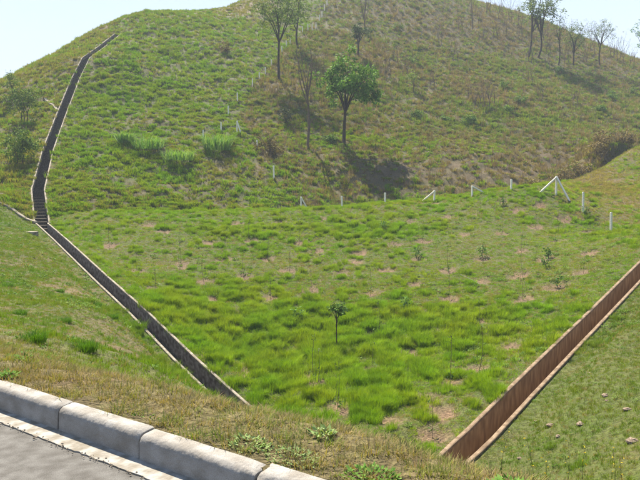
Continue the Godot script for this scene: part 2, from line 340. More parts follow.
func follow(table: Array, t: float) -> float:
	var n := table.size()
	if t <= table[0][0]: return table[0][1]
	for i in range(1, n):
		if t <= table[i][0]:
			return lerpf(table[i - 1][1], table[i][1], (t - table[i - 1][0]) / (table[i][0] - table[i - 1][0]))
	return table[n - 1][1]

func past_kerb(x: float, d: float) -> float:
	return (x - KERB_X) * ACROSS.x + (d - KERB_D) * ACROSS.y

var region_found := 0
var side_line := []

func smooth_height(x: float, d: float) -> float:
	# the land without small bumps; region_found: 0 verge, 1 bank on the left, 2 middle slope, 3 bank on the right, 4 hill
	var s := past_kerb(x, d)
	var e := 0.16
	if s > 0.5: e -= 0.62 * (s - 0.5) * (s - 0.5) / (s - 0.15)
	region_found = 0
	if s < 0.45 or d < 3.0: return e
	var g := 0.0
	var region := 2
	if x < follow(BANK_EDGE, d) and d < follow(side_line, x):
		g = on(surfaces.bank, x, d)
		region = 1
	elif d < 64.0 and x > follow(RIGHT_EDGE, d):
		g = on(surfaces.right, x, d)
		region = 3
	else:
		var dc := follow(CREST, x)
		var h := -50.0
		if d > 36.0: h = on(surfaces.hill, x, d)
		var ravine := smoothstep(16.0, 21.0, x)
		if ravine > 0.0: h -= 3.2 * ravine * (1.0 - smoothstep(-0.5, 0.3, d - dc - 4.6 - 0.9 * sin(x * 0.9)))
		var m := -50.0
		if x > -17.5 and d < dc + 30.0:
			var t := maxf(0.0, d - dc)
			m = on(surfaces.middle, x, d) - lerpf(0.32, 0.9, ravine) * t * t / (t + 2.0)
		g = maxf(m, h)
		if h > m: region = 4
	if g > e: region_found = region
	return lerpf(e, maxf(e, g), clampf((s - 0.45) / 0.5, 0, 1))

func survey() -> void:
	surfaces = {"bank": fit(BANK_POINTS), "middle": fit(MID_POINTS), "right": fit(RIGHT_POINTS), "hill": fit(HILL_POINTS)}
	for p in SIDE_DRAIN: side_line.append([p[0], p[2]])
	for q in [[LOWER_DRAIN, 0.35], [UPPER_DRAIN, 0.45], [RIGHT_DRAIN, 0.37]]:
		var line := []
		var high := []
		for p in q[0]:
			line.append(Vector2(p[0], p[2]))
			high.append(p[1])
		drains.append([line, q[1], high])
	# the drains run on below the road bank
	drains[0][0].push_front(Vector2(-2.2, 18.6))
	drains[0][2].push_front(-4.5)
	drains[2][0].push_front(Vector2(1.1, 14.1))
	drains[2][2].push_front(-4.75)

func drain_offset(x: float, d: float) -> Array:
	# [distance beyond the outer face of the nearest drain, nearest point on its centre line, half width]
	var best := 99.0
	var at := Vector2.ZERO
	var half := 0.5
	var level := 0.0
	var p := Vector2(x, d)
	for k in drains:
		var line: Array = k[0]
		for i in line.size() - 1:
			var q := Geometry2D.get_closest_point_to_segment(p, line[i], line[i + 1])
			var off: float = q.distance_to(p) - k[1]
			if off < best:
				best = off
				at = q
				half = k[1]
				var t: float = line[i].distance_to(q) / maxf(0.01, line[i].distance_to(line[i + 1]))
				level = lerpf(k[2][i], k[2][i + 1], t)
	return [best, at, half, level]

func make_terrain() -> void:
	var left := []
	var x := -32.0
	var step := 0.3
	while x > -170.0:
		step *= 1.07
		x -= step
		left.append(x)
	left.reverse()
	grid_x = PackedFloat32Array(left)
	for i in 188: grid_x.append(-32.0 + i * 0.3)
	x = grid_x[-1]
	step = 0.3
	while x < 180.0:
		step *= 1.06
		x += step
		grid_x.append(x)
	for d in [-60.0, -45.0, -32.0, -22.0, -15.0, -10.0, -7.0, -5.0, -3.5, -2.0, -1.0, 0.0, 0.8, 1.4]: grid_d.append(d)
	for i in 318: grid_d.append(1.9 + i * 0.3)
	var dd := grid_d[-1]
	step = 0.3
	while dd < 230.0:
		step *= 1.05
		dd += step
		grid_d.append(dd)
	var nx := grid_x.size()
	var nd := grid_d.size()
	var total := nx * nd
	grid_h.resize(total)
	grid_region.resize(total)
	for a in [lush, dry, soil, tall, near_drain]: pass
	lush.resize(total)
	dry.resize(total)
	soil.resize(total)
	tall.resize(total)
	near_drain.resize(total)
	var px := PackedFloat32Array()
	var pd := PackedFloat32Array()
	px.resize(total)
	pd.resize(total)
	var drop := PackedByteArray()
	drop.resize(total)
	for j in nd:
		for i in nx:
			var gd := grid_d[j]
			var k := j * nx + i
			var gx := grid_x[i]
			var off := 9.0
			if gx > -31.0 and gx < 22.0 and gd > 12.0 and gd < 97.0:
				var r := drain_offset(gx, gd)
				off = r[0]
				if off < 0.28:
					var q: Vector2 = r[1]
					var out := Vector2(gx, gd) - q
					if off > -0.10 and out.length() > 0.05:
						out = out.normalized() * r[2]
						gx = q.x + out.x
						gd = q.y + out.y
						off = 0.0
					else:
						drop[k] = 1
			var s := past_kerb(gx, gd)
			if absf(s) < 0.215:   # meets the back of the kerb
				gx -= ACROSS.x * (s + 0.06)
				gd -= ACROSS.y * (s + 0.06)
				s = -0.06
			px[k] = gx
			pd[k] = gd
			near_drain[k] = off
			var h := 0.0
			if off < 1.5:   # the ground beside a drain is level across it
				h = drain_offset(gx, gd)[3]
			h = lerpf(h, smooth_height(gx, gd), smoothstep(0.25, 1.5, off))
			grid_region[k] = region_found
			if s < -0.2: h = -1.5 if s > -8.2 else 0.02
			elif s < 0.5: h += 0.012 * small.get_noise_2d(gx * 2.0, gd * 2.0)
			else:
				var calm := clampf((off - 0.3) * 0.8, 0.0, 1.0)
				var amp := 0.06
				if grid_region[k] == 4: amp = 0.17
				elif grid_region[k] == 3: amp = 0.035
				h += calm * (amp * middle.get_noise_2d(gx, gd * 1.4) + 0.35 * amp * small.get_noise_2d(gx, gd) + (0.35 if grid_region[k] == 4 else 0.08) * broad.get_noise_2d(gx * 2.0, gd * 2.0))
			grid_h[k] = h
			cover(k, gx, gd, s)
	paint_patches(nx, nd)
	# pits dug for the saplings
	for p in PITS:
		stain(p[0], p[1], 0.44, 0.5, func(k: int, f: float) -> void:
			soil[k] = maxf(soil[k], minf(1.0, f * 1.7))
			grid_h[k] -= 0.10 * f)
	var st := SurfaceTool.new()
	st.begin(Mesh.PRIMITIVE_TRIANGLES)
	st.set_smooth_group(0)
	for k in total:
		st.set_color(ground_color(k, px[k], pd[k]))
		st.add_vertex(Vector3(px[k], grid_h[k], -pd[k]))
	for j in nd - 1:
		for i in nx - 1:
			var a := j * nx + i
			var b := a + 1
			var c := a + nx
			var e := c + 1
			if drop[a] + drop[c] + drop[e] == 0:
				st.add_index(a); st.add_index(c); st.add_index(e)
			if drop[a] + drop[e] + drop[b] == 0:
				st.add_index(a); st.add_index(e); st.add_index(b)
	st.generate_normals()
	var o := obj("hillside_ground", st.commit(), M.ground)
	tag(o, "grassy earth of the banks, the planted slope and the tall hill", "hillside", "", "structure")

func cover(k: int, x: float, d: float, s: float) -> void:
	# what grows where: shares of green grass, dry grass, bare earth, and how tall it stands
	var r := grid_region[k]
	var b := broad.get_noise_2d(x * 1.6, d * 1.6)
	var m := middle.get_noise_2d(x + 70.0, d * 1.5)
	var l := 0.5
	var y := 0.2
	var e := 0.1
	var t := 0.3
	match r:
		0:
			l = 0.42; y = 0.75; e = 0.08; t = 0.15
			if s > 1.0: l = 0.4; y = 0.5
		1:
			l = 0.78; y = 0.16; e = 0.08; t = 0.14
			var q := clampf((2.6 - s) / 2.0, 0.0, 1.0)
			y += q * 0.5
			l -= q * 0.35
		2:
			l = 0.68; y = 0.14; e = 0.0; t = 0.26
			if x > 15.5 and d > 42.0 - (x - 16.0) * 0.6: l = 0.40; y = 0.55; e = 0.0; t = 0.3
		3:
			l = 0.70; y = 0.16; e = 0.0; t = 0.10
		4:
			if d < 96.0 and x < follow_drain(d):
				l = 0.42; y = 0.5; e = 0.08; t = 0.35
			elif x < follow(FENCE_LINE, d):
				l = 0.60; y = 0.2; e = 0.16; t = 0.3
			else:
				l = 0.40; y = 0.42; e = 0.20; t = 0.4
			m = middle.get_noise_2d(x * 0.45 + 70.0, d * 0.75)
	lush[k] = l + 0.22 * b + 0.28 * m
	dry[k] = y - 0.12 * b - 0.12 * m
	soil[k] = e - (0.15 * b + 0.30 * m) * (1.0 if r == 4 or r == 1 else 0.25)
	tall[k] = t + 0.2 * m

func follow_drain(d: float) -> float:
	var line: Array = drains[1][0]
	for i in range(1, line.size()):
		if d <= line[i].y:
			return lerpf(line[i - 1].x, line[i].x, (d - line[i - 1].y) / (line[i].y - line[i - 1].y))
	return line[line.size() - 1].x

func stain(x: float, d: float, rx: float, rd: float, change: Callable) -> void:
	var nx := grid_x.size()
	var i0 := maxi(grid_x.bsearch(x - rx * 1.4) - 1, 0)
	var i1 := mini(grid_x.bsearch(x + rx * 1.4), nx - 1)
	var j0 := maxi(grid_d.bsearch(d - rd * 1.4) - 1, 0)
	var j1 := mini(grid_d.bsearch(d + rd * 1.4), grid_d.size() - 1)
	for j in range(j0, j1 + 1):
		for i in range(i0, i1 + 1):
			var u := (grid_x[i] - x) / rx
			var v := (grid_d[j] - d) / rd
			var q := sqrt(u * u + v * v) + 0.5 * middle.get_noise_2d(grid_x[i] * 1.3 + 31.0, grid_d[j] * 1.3)
			var f := clampf(1.4 - 1.1 * q, 0.0, 1.0)
			if f > 0.0: change.call(j * nx + i, f)

func paint_patches(_nx: int, _nd: int) -> void:
	for p in PATCHES:
		stain(p[0], p[1], p[2], p[3], func(k: int, f: float) -> void:
			lush[k] += p[4] * f
			dry[k] += p[5] * f
			soil[k] += p[6] * f
			tall[k] += p[7] * f)

func ground_color(k: int, x: float, d: float) -> Color:
	var r := grid_region[k]
	var earth := Color(0.215, 0.140, 0.085)
	if r == 4: earth = Color(0.10, 0.068, 0.042)
	if r == 0: earth = Color(0.20, 0.14, 0.085)
	earth = earth.lerp(Color(0.13, 0.09, 0.06), clampf(0.5 + small.get_noise_2d(x, d), 0, 1))
	var thatch := Color(0.058, 0.092, 0.014).lerp(Color(0.14, 0.105, 0.055), clampf(dry[k] - 0.1, 0, 1))
	var t := clampf(0.75 * soil[k] + 0.15 + 0.2 * small.get_noise_2d(x + 9.0, d), 0, 1)
	return thatch.lerp(earth, t)

func cell(x: float, d: float) -> int:
	var i := clampi(grid_x.bsearch(x), 1, grid_x.size() - 1)
	if x - grid_x[i - 1] < grid_x[i] - x: i -= 1
	var j := clampi(grid_d.bsearch(d), 1, grid_d.size() - 1)
	if d - grid_d[j - 1] < grid_d[j] - d: j -= 1
	return j * grid_x.size() + i

func land(x: float, d: float) -> float:
	var nx := grid_x.size()
	var i := clampi(grid_x.bsearch(x) - 1, 0, nx - 2)
	var j := clampi(grid_d.bsearch(d) - 1, 0, grid_d.size() - 2)
	var u := clampf((x - grid_x[i]) / (grid_x[i + 1] - grid_x[i]), 0, 1)
	var v := clampf((d - grid_d[j]) / (grid_d[j + 1] - grid_d[j]), 0, 1)
	var k := j * nx + i
	# the same two triangles as the mesh
	if v >= u: return grid_h[k] + v * (grid_h[k + nx] - grid_h[k]) + u * (grid_h[k + nx + 1] - grid_h[k + nx])
	return grid_h[k] + u * (grid_h[k + 1] - grid_h[k]) + v * (grid_h[k + nx + 1] - grid_h[k + 1])

func ground_at(x: float, d: float, sink := 0.0) -> Vector3:
	return Vector3(x, land(x, d) - sink, -d)

# ---------------------------------------------------------------- road and kerb
func road_at(u: float, s: float, y: float) -> Vector3:
	return Vector3(KERB_X + ALONG.x * u + ACROSS.x * s, y, -(KERB_D + ALONG.y * u + ACROSS.y * s))

func make_road() -> void:
	var st := flat_tool()
	for i in 40:
		var u0 := -60.0 + i * 3.0
		quad(st, road_at(u0, -8.4, 0), road_at(u0, -0.2, 0), road_at(u0 + 3.0, -0.2, 0), road_at(u0 + 3.0, -8.4, 0))
	tag(obj("road", done(st), M.asphalt), "worn grey asphalt road in front of the kerb", "road", "", "structure")
	# gutter: a cast strip of concrete with a ragged edge on the asphalt
	st = flat_tool()
	var n := 700
	var edge := func(i: int) -> Array:
		var u := -9.0 + i * 0.04
		return [u, -0.275 + 0.010 * small.get_noise_2d(u * 9.0, 3.0) + 0.006 * small.get_noise_2d(u * 40.0, 8.0)]
	for i in n:
		var a: Array = edge.call(i)
		var b: Array = edge.call(i + 1)
		quad(st, road_at(a[0], a[1], -0.01), road_at(a[0], a[1], 0.009), road_at(b[0], b[1], 0.009), road_at(b[0], b[1], -0.01))
		quad(st, road_at(a[0], a[1], 0.009), road_at(a[0], -0.10, 0.018), road_at(b[0], -0.10, 0.018), road_at(b[0], b[1], 0.009))
	tag(obj("gutter", done(st), M.gutter), "pale concrete gutter strip along the foot of the kerb", "gutter", "", "structure")
	var kerb := thing("kerb", "row of worn concrete kerb stones between road and verge", "kerb", road_at(0, -0.06, 0))
	kerb.set_meta("kind", "structure")
	var joints := [-8.0, -7.1, -6.25, -5.4, -4.5, -3.6, -2.72, -1.80, -0.96, -0.10, 0.78, 1.64, 2.5, 3.4, 4.3, 5.2, 6.1, 7.0, 8.0, 9.0, 10.0, 11.0, 12.0]
	for i in joints.size() - 1:
		var k := obj("kerb_stone", kerb_stone(joints[i] + 0.006, joints[i + 1] - 0.006, i), M.kerb, kerb)
		k.position = -kerb.position
	# grit washed along the edge of the gutter
	var bits := []
	var cols := []
	for i in 900:
		var u := rng.randf_range(-6.0, 7.0)
		var s := -0.285 + rng.randfn(0.0, 0.02)
		if rng.randf() < 0.25: s = -0.145 + rng.randf() * 0.02
		var size := rng.randf_range(0.003, 0.009)
		bits.append(Transform3D(Basis.from_euler(Vector3(rng.randf() * 6, rng.randf() * 6, rng.randf() * 6)).scaled(Vector3.ONE * size), road_at(u, s, 0.012)))
		cols.append(Color(0.28, 0.23, 0.17) * rng.randf_range(0.5, 1.3))
	var mm := MultiMesh.new()
	mm.transform_format = MultiMesh.TRANSFORM_3D
	mm.use_colors = true
	mm.mesh = rock_mesh(Vector3(1, 0.7, 0.9), 4)
	mm.instance_count = bits.size()
	for i in bits.size():
		mm.set_instance_transform(i, bits[i])
		mm.set_instance_color(i, cols[i])
	var o := MultiMeshInstance3D.new()
	o.name = "grit"
	o.multimesh = mm
	var gm := StandardMaterial3D.new()
	gm.vertex_color_use_as_albedo = true
	gm.roughness = 0.95
	o.material_override = gm
	add_child(o)
	tag(o, "fine brown grit washed along the gutter edge", "grit", "", "stuff")

func kerb_stone(u0: float, u1: float, seed_: int) -> ArrayMesh:
	var r := RandomNumberGenerator.new()
	r.seed = 300 + seed_
	var lift := r.randf_range(-0.006, 0.006)
	var push := r.randf_range(-0.005, 0.005)
	var prof := [Vector2(-0.140, -0.15), Vector2(-0.134, 0.03), Vector2(-0.131, 0.120), Vector2(-0.128, 0.133), Vector2(-0.118, 0.152), Vector2(-0.102, 0.164), Vector2(-0.088, 0.168), Vector2(-0.025, 0.174), Vector2(-0.012, 0.172), Vector2(0.0, 0.160), Vector2(0.004, -0.15)]
	var us := [u0, u0 + 0.012]
	for i in range(1, 9): us.append(lerpf(u0 + 0.012, u1 - 0.012, i / 9.0))
	us.append(u1 - 0.012)
	us.append(u1)
	var rows := []
	for a in us.size():
		var row := []
		var end: bool = a == 0 or a == us.size() - 1
		for b in prof.size():
			var p: Vector2 = prof[b]
			var y := p.y + lift
			var s := p.x + push
			if b > 0 and b < 10:
				y += r.randf_range(-0.0015, 0.0015)
				s += r.randf_range(-0.001, 0.001)
				if end:
					y -= 0.008
					s = lerpf(s, -0.065, 0.06)
				# the broken corner between two stones
				if seed_ == 5 and a >= us.size() - 2 and b >= 3 and b <= 7: y -= 0.022 - 0.01 * r.randf()
				if seed_ == 6 and a <= 1 and b >= 5: y -= 0.015 * r.randf() + 0.004
			row.append(road_at(us[a], s, y))
		rows.append(row)
	var st := SurfaceTool.new()
	st.begin(Mesh.PRIMITIVE_TRIANGLES)
	st.set_smooth_group(1)
	for a in us.size() - 1:
		for b in prof.size() - 1:
			quad(st, rows[a][b], rows[a][b + 1], rows[a + 1][b + 1], rows[a + 1][b])
	st.set_smooth_group(-1)
	for a in [0, us.size() - 1]:
		for b in range(1, prof.size() - 1):
			for q in [rows[a][0], rows[a][b], rows[a][b + 1]]: st.add_vertex(q)
	return done(st)

func rock_mesh(size: Vector3, seed_: int) -> ArrayMesh:
	var r := RandomNumberGenerator.new()
	r.seed = seed_ * 17 + 3
	var pts := []
	for i in 4:
		var ring := []
		var lat := lerpf(-1.1, 1.1, i / 3.0)
		for k in 7:
			var a := TAU * (k + 0.5 * (i % 2)) / 7
			var q := Vector3(cos(a) * cos(lat), sin(lat), sin(a) * cos(lat)) * r.randf_range(0.75, 1.1)
			ring.append(q * size)
		pts.append(ring)
	var st := flat_tool()
	for i in 3:
		for k in 7:
			quad(st, pts[i][k], pts[i][(k + 1) % 7], pts[i + 1][(k + 1) % 7], pts[i + 1][k])
	for k in 7:
		for q in [pts[3][k], pts[3][(k + 1) % 7], Vector3(0.1, 0.98, 0.05) * size]: st.add_vertex(q)
	return done(st)

# ---------------------------------------------------------------- drains
func make_drains() -> void:
	drain("drain", "grey concrete drain sloping down beside the left bank towards the kerb", drains[0], 0.31, 0.6, false, M.dark_concrete, M.concrete, 1)
	drain("stepped_drain", "long stepped concrete drain climbing the hill near the left skyline", drains[1], 0.40, 0.6, true, M.dark_concrete, M.concrete, 2)
	drain("rusty_drain", "rust-stained concrete drain running down the bank on the right", drains[2], 0.31, 0.95, false, M.rusty, M.coping, 3)
	# earth packed against the outer faces of the walls
	var st := SurfaceTool.new()
	st.begin(Mesh.PRIMITIVE_TRIANGLES)
	st.set_smooth_group(0)
	for spec in drains:
		var pts := resample(spec[0], 0.6)
		for side in [-1.0, 1.0]:
			var last := []
			for i in pts.size():
				var p: Vector2 = pts[i]
				var t: Vector2 = (pts[mini(i + 1, pts.size() - 1)] - pts[maxi(i - 1, 0)]).normalized()
				var w: Vector2 = Vector2(-t.y, t.x) * side
				var y: float = drain_offset(p.x, p.y)[3]
				var row := []
				for q in [[spec[1] - 0.02, -0.015], [spec[1] + 0.2, -0.02], [spec[1] + 0.45, -0.16]]:
					var e: Vector2 = p + w * q[0]
					row.append(Vector3(e.x, y + q[1], -e.y))
				if not last.is_empty():
					for k in 2:
						st.set_color(Color(0.11, 0.10, 0.045))
						if side > 0.0: quad(st, last[k], row[k], row[k + 1], last[k + 1])
						else: quad(st, last[k], last[k + 1], row[k + 1], row[k])
				last = row
	tag(obj("drain_backfill_ground", done(st), M.ground), "narrow strips of earth packed along the drain walls", "earth", "", "structure")
	# shallow side kerbs that lead into the stepped drain
	var line := []
	for p in SIDE_DRAIN: line.append(Vector2(p[0], p[2]))
	ledge("side_drain", "narrow pale concrete edging running into the foot of the stepped drain", line)
	ledge("short_drain", "short pale concrete edging joining the stepped drain half way up", [Vector2(LAT[0][0], LAT[0][1]), Vector2(LAT[1][0] - 0.4, LAT[1][1])])

func resample(line: Array, step: float) -> Array:
	var out := []
	for i in line.size() - 1:
		var a: Vector2 = line[i]
		var b: Vector2 = line[i + 1]
		var n := maxi(1, int(a.distance_to(b) / step))
		for k in n: out.append(a.lerp(b, float(k) / n))
	out.append(line[line.size() - 1])
	return out

func drain(called: String, label: String, spec: Array, inner: float, depth: float, stepped: bool, inside: Material, top: Material, seed_: int) -> void:
	var pts := resample(spec[0], 0.6)
	var n := pts.size()
	var outer: float = spec[1] + 0.03
	var base: Vector2 = pts[0]
	var root := thing(called, label, "drain", Vector3(base.x, smooth_height(base.x, base.y) - depth, -base.y))
	var zero := root.position
	var rows := []
	for i in n:
		var p: Vector2 = pts[i]
		var t: Vector2 = (pts[mini(i + 1, n - 1)] - pts[maxi(i - 1, 0)]).normalized()
		var w := Vector2(-t.y, t.x)
		var row := {"sides": []}
		var low := 99.0
		for side in [-1.0, 1.0]:
			var y: float = drain_offset(p.x, p.y)[3] + 0.07 + 0.006 * small.get_noise_2d(i * 3.0, seed_ * 7.0 + side)
			low = minf(low, y)
			row.sides.append([p, w * side, y])
		row["floor"] = low - depth
		rows.append(row)
	var at := func(row: Dictionary, k: int, off: float, y: float) -> Vector3:
		var sd: Array = row.sides[k]
		var q: Vector2 = sd[0] + sd[1] * off
		return Vector3(q.x, y, -q.y) - zero
	for k in 2:
		var st := flat_tool()
		var cap := flat_tool()
		for i in n - 1:
			var a: Dictionary = rows[i]
			var b: Dictionary = rows[i + 1]
			var ya: float = a.sides[k][2]
			var yb: float = b.sides[k][2]
			# inner and outer faces of the wall
			quad(st, at.call(a, k, inner, a.floor - 0.05), at.call(a, k, inner, ya - 0.05), at.call(b, k, inner, yb - 0.05), at.call(b, k, inner, b.floor - 0.05))
			quad(st, at.call(a, k, outer, a.floor - 0.05), at.call(a, k, outer, ya - 0.05), at.call(b, k, outer, yb - 0.05), at.call(b, k, outer, b.floor - 0.05))
			# coping, a little proud of the wall and chamfered
			var prof := [[inner - 0.012, -0.075], [inner - 0.012, -0.012], [inner + 0.01, 0.0], [outer - 0.005, 0.0], [outer + 0.012, -0.012], [outer + 0.012, -0.09]]
			for e in prof.size() - 1:
				var p0: Array = prof[e]
				var p1: Array = prof[e + 1]
				quad(cap, at.call(a, k, p0[0], ya + p0[1]), at.call(a, k, p1[0], ya + p1[1]), at.call(b, k, p1[0], yb + p1[1]), at.call(b, k, p0[0], yb + p0[1]))
		obj("wall", done(st), inside, root)
		obj("coping", done(cap), top, root)
	var fl := flat_tool()
	for i in n - 1:
		var a: Dictionary = rows[i]
		var b: Dictionary = rows[i + 1]
		quad(fl, at.call(a, 0, inner + 0.02, a.floor), at.call(b, 0, inner + 0.02, b.floor), at.call(b, 1, inner + 0.02, b.floor), at.call(a, 1, inner + 0.02, a.floor))
	obj("channel_floor", done(fl), M.dark_floor, root)
	if stepped:
		for i in n - 1:
			var a: Dictionary = rows[i]
			var b: Dictionary = rows[i + 1]
			var s := flat_tool()
			var y: float = b.floor + 0.02
			quad(s, at.call(a, 0, inner, a.floor - 0.1), at.call(a, 0, inner, y), at.call(a, 1, inner, y), at.call(a, 1, inner, a.floor - 0.1))
			quad(s, at.call(a, 0, inner, y), at.call(b, 0, inner, y), at.call(b, 1, inner, y), at.call(a, 1, inner, y))
			obj("step", done(s), M.dark_floor, root)

func ledge(called: String, label: String, line: Array) -> void:
	var pts := resample(line, 0.7)
	var zero := Vector3(pts[0].x, smooth_height(pts[0].x, pts[0].y), -pts[0].y)
	var st := flat_tool()
	var rows := []
	for i in pts.size():
		var p: Vector2 = pts[i]
		var t: Vector2 = (pts[mini(i + 1, pts.size() - 1)] - pts[maxi(i - 1, 0)]).normalized()
		var w := Vector2(-t.y, t.x)
		var y := land(p.x, p.y)
		var row := []
		for q in [[-0.13, -0.3], [-0.13, 0.10], [-0.11, 0.12], [0.11, 0.12], [0.13, 0.10], [0.13, -0.3]]:
			var a: Vector2 = p + w * q[0]
			row.append(Vector3(a.x, y + q[1], -a.y) - zero)
		rows.append(row)
	for i in rows.size() - 1:
		for k in 5: quad(st, rows[i][k], rows[i][k + 1], rows[i + 1][k + 1], rows[i + 1][k])
	for i in [0, rows.size() - 1]:
		for k in range(1, 5):
			for q in [rows[i][0], rows[i][k], rows[i][k + 1]]: st.add_vertex(q)
	var o := obj(called, done(st), M.concrete)
	o.position = zero
	tag(o, label, "drain edging")

# ---------------------------------------------------------------- fences
func beam_mesh(a: Vector3, b: Vector3, w: float, lean := 0.0) -> ArrayMesh:
	# a square cast post with a bevelled head
	var t := (b - a).normalized()
	var u := t.cross(Vector3(0.2, 0.1, 1.0)).normalized()
	var v := t.cross(u)
	var st := flat_tool()
	var secs := [[a, 1.0], [a.lerp(b, 0.5) + u * lean, 0.97], [b - t * w * 0.35, 0.93], [b, 0.6]]
	var rings := []
	for s in secs:
		var ring := []
		for k in 4:
			var ang := TAU * (k + 0.5) / 4
			ring.append(s[0] + (u * cos(ang) + v * sin(ang)) * w * 0.7071 * s[1])
		rings.append(ring)
	for i in secs.size() - 1:
		for k in 4: quad(st, rings[i][k], rings[i + 1][k], rings[i + 1][(k + 1) % 4], rings[i][(k + 1) % 4])
	quad(st, rings[3][0], rings[3][1], rings[3][2], rings[3][3])
	return done(st)

func make_fences() -> void:
	build_fence("fence", "fence of white concrete posts along the crest of the planted slope", CREST_POSTS, {0: [[0.55, 0.2]], 3: [[-0.95, 0.3]], 4: [[1.05, 0.3]], 6: [[-1.15, 0.3], [0.75, -0.6]]}, 0.11)
	build_fence("hill_fence", "fence of small white posts zigzagging up the hill behind the trees", HILL_POSTS, {2: [[0.5, -0.2]]}, 0.13)

func build_fence(called: String, label: String, posts: Array, braces: Dictionary, w: float) -> void:
	var p0: Array = posts[0]
	var root := thing(called, label, "fence", ground_at(p0[0], p0[1]))
	var tops := []
	for i in posts.size():
		var p: Array = posts[i]
		var foot := ground_at(p[0], p[1], 0.25) - root.position
		var top := foot + Vector3(rng.randf_range(-0.03, 0.03), p[2] + 0.25, rng.randf_range(-0.03, 0.03))
		tops.append(top)
		obj("post", beam_mesh(foot, top, w, rng.randf_range(-0.005, 0.005)), M.post, root)
		if braces.has(i):
			for q in braces[i]:
				var bx: float = p[0] + q[0]
				var bd: float = p[1] + q[1]
				var b := ground_at(bx, bd, 0.12) - root.position
				obj("brace", beam_mesh(b, top + Vector3(0, -0.06, 0.075), w * 0.9), M.post, root)
	for level in [0.25, 0.55]:
		for i in posts.size() - 1:
			var a: Vector3 = tops[i] - Vector3(0, level, 0)
			var b: Vector3 = tops[i + 1] - Vector3(0, level, 0)
			if a.distance_to(b) > 14.0: continue
			var st := SurfaceTool.new()
			st.begin(Mesh.PRIMITIVE_TRIANGLES)
			tube(st, [a, a.lerp(b, 0.5) - Vector3(0, 0.04, 0), b], 0.003, 0.003, 3)
			obj("wire", st.commit(), M.wire, root)

# ---------------------------------------------------------------- trees
class Leaves:
	var v := PackedVector3Array()
	var n := PackedVector3Array()
	var c := PackedColorArray()
	var idx := PackedInt32Array()
	func add(p: Vector3, dir: Vector3, nrm: Vector3, l: float, w: float, col: Color) -> void:
		var s := dir.cross(nrm).normalized() * w * 0.5
		var k := v.size()
		var bend := nrm * l * 0.12
		v.append(p); v.append(p + dir * l * 0.45 + s - bend); v.append(p + dir * l); v.append(p + dir * l * 0.45 - s - bend)
		for i in 4:
			n.append(nrm); c.append(col)
		for i in [0, 2, 1, 0, 3, 2]: idx.append(k + i)
	func mesh() -> ArrayMesh:
		var a := []
		a.resize(Mesh.ARRAY_MAX)
		a[Mesh.ARRAY_VERTEX] = v
		a[Mesh.ARRAY_NORMAL] = n
		a[Mesh.ARRAY_COLOR] = c
		a[Mesh.ARRAY_INDEX] = idx
		var m := ArrayMesh.new()
		m.add_surface_from_arrays(Mesh.PRIMITIVE_TRIANGLES, a)
		return m

func any_dir(r: RandomNumberGenerator) -> Vector3:
	return Vector3(r.randfn(), r.randfn(), r.randfn()).normalized()

func clump(lv: Leaves, r: RandomNumberGenerator, at: Vector3, radius: float, count: int, size: float, cols: Array, droop := 0.3, flat := 0.75) -> void:
	for i in count:
		var o := any_dir(r) * pow(r.randf(), 0.5) * radius
		o.y *= flat
		var dir := (any_dir(r) + o.normalized() * 0.8 - Vector3(0, droop, 0)).normalized()
		var nrm := (any_dir(r) * 0.8 + Vector3(0, 0.9, 0) + o.normalized() * 0.4).normalized()
		nrm = (nrm - dir * nrm.dot(dir)).normalized()
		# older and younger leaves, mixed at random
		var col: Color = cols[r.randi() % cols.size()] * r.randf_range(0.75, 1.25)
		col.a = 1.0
		lv.add(at + o, dir, nrm, size * r.randf_range(0.7, 1.3), size * r.randf_range(0.4, 0.65), col)

func bent(r: RandomNumberGenerator, a: Vector3, b: Vector3, sag: float, n := 4) -> Array:
	var out := []
	var side := any_dir(r) * a.distance_to(b) * 0.09
	for i in n + 1:
		var t := float(i) / n
		out.append(a.lerp(b, t) + side * sin(t * PI) + Vector3(0, sag * sin(t * PI), 0))
	return out

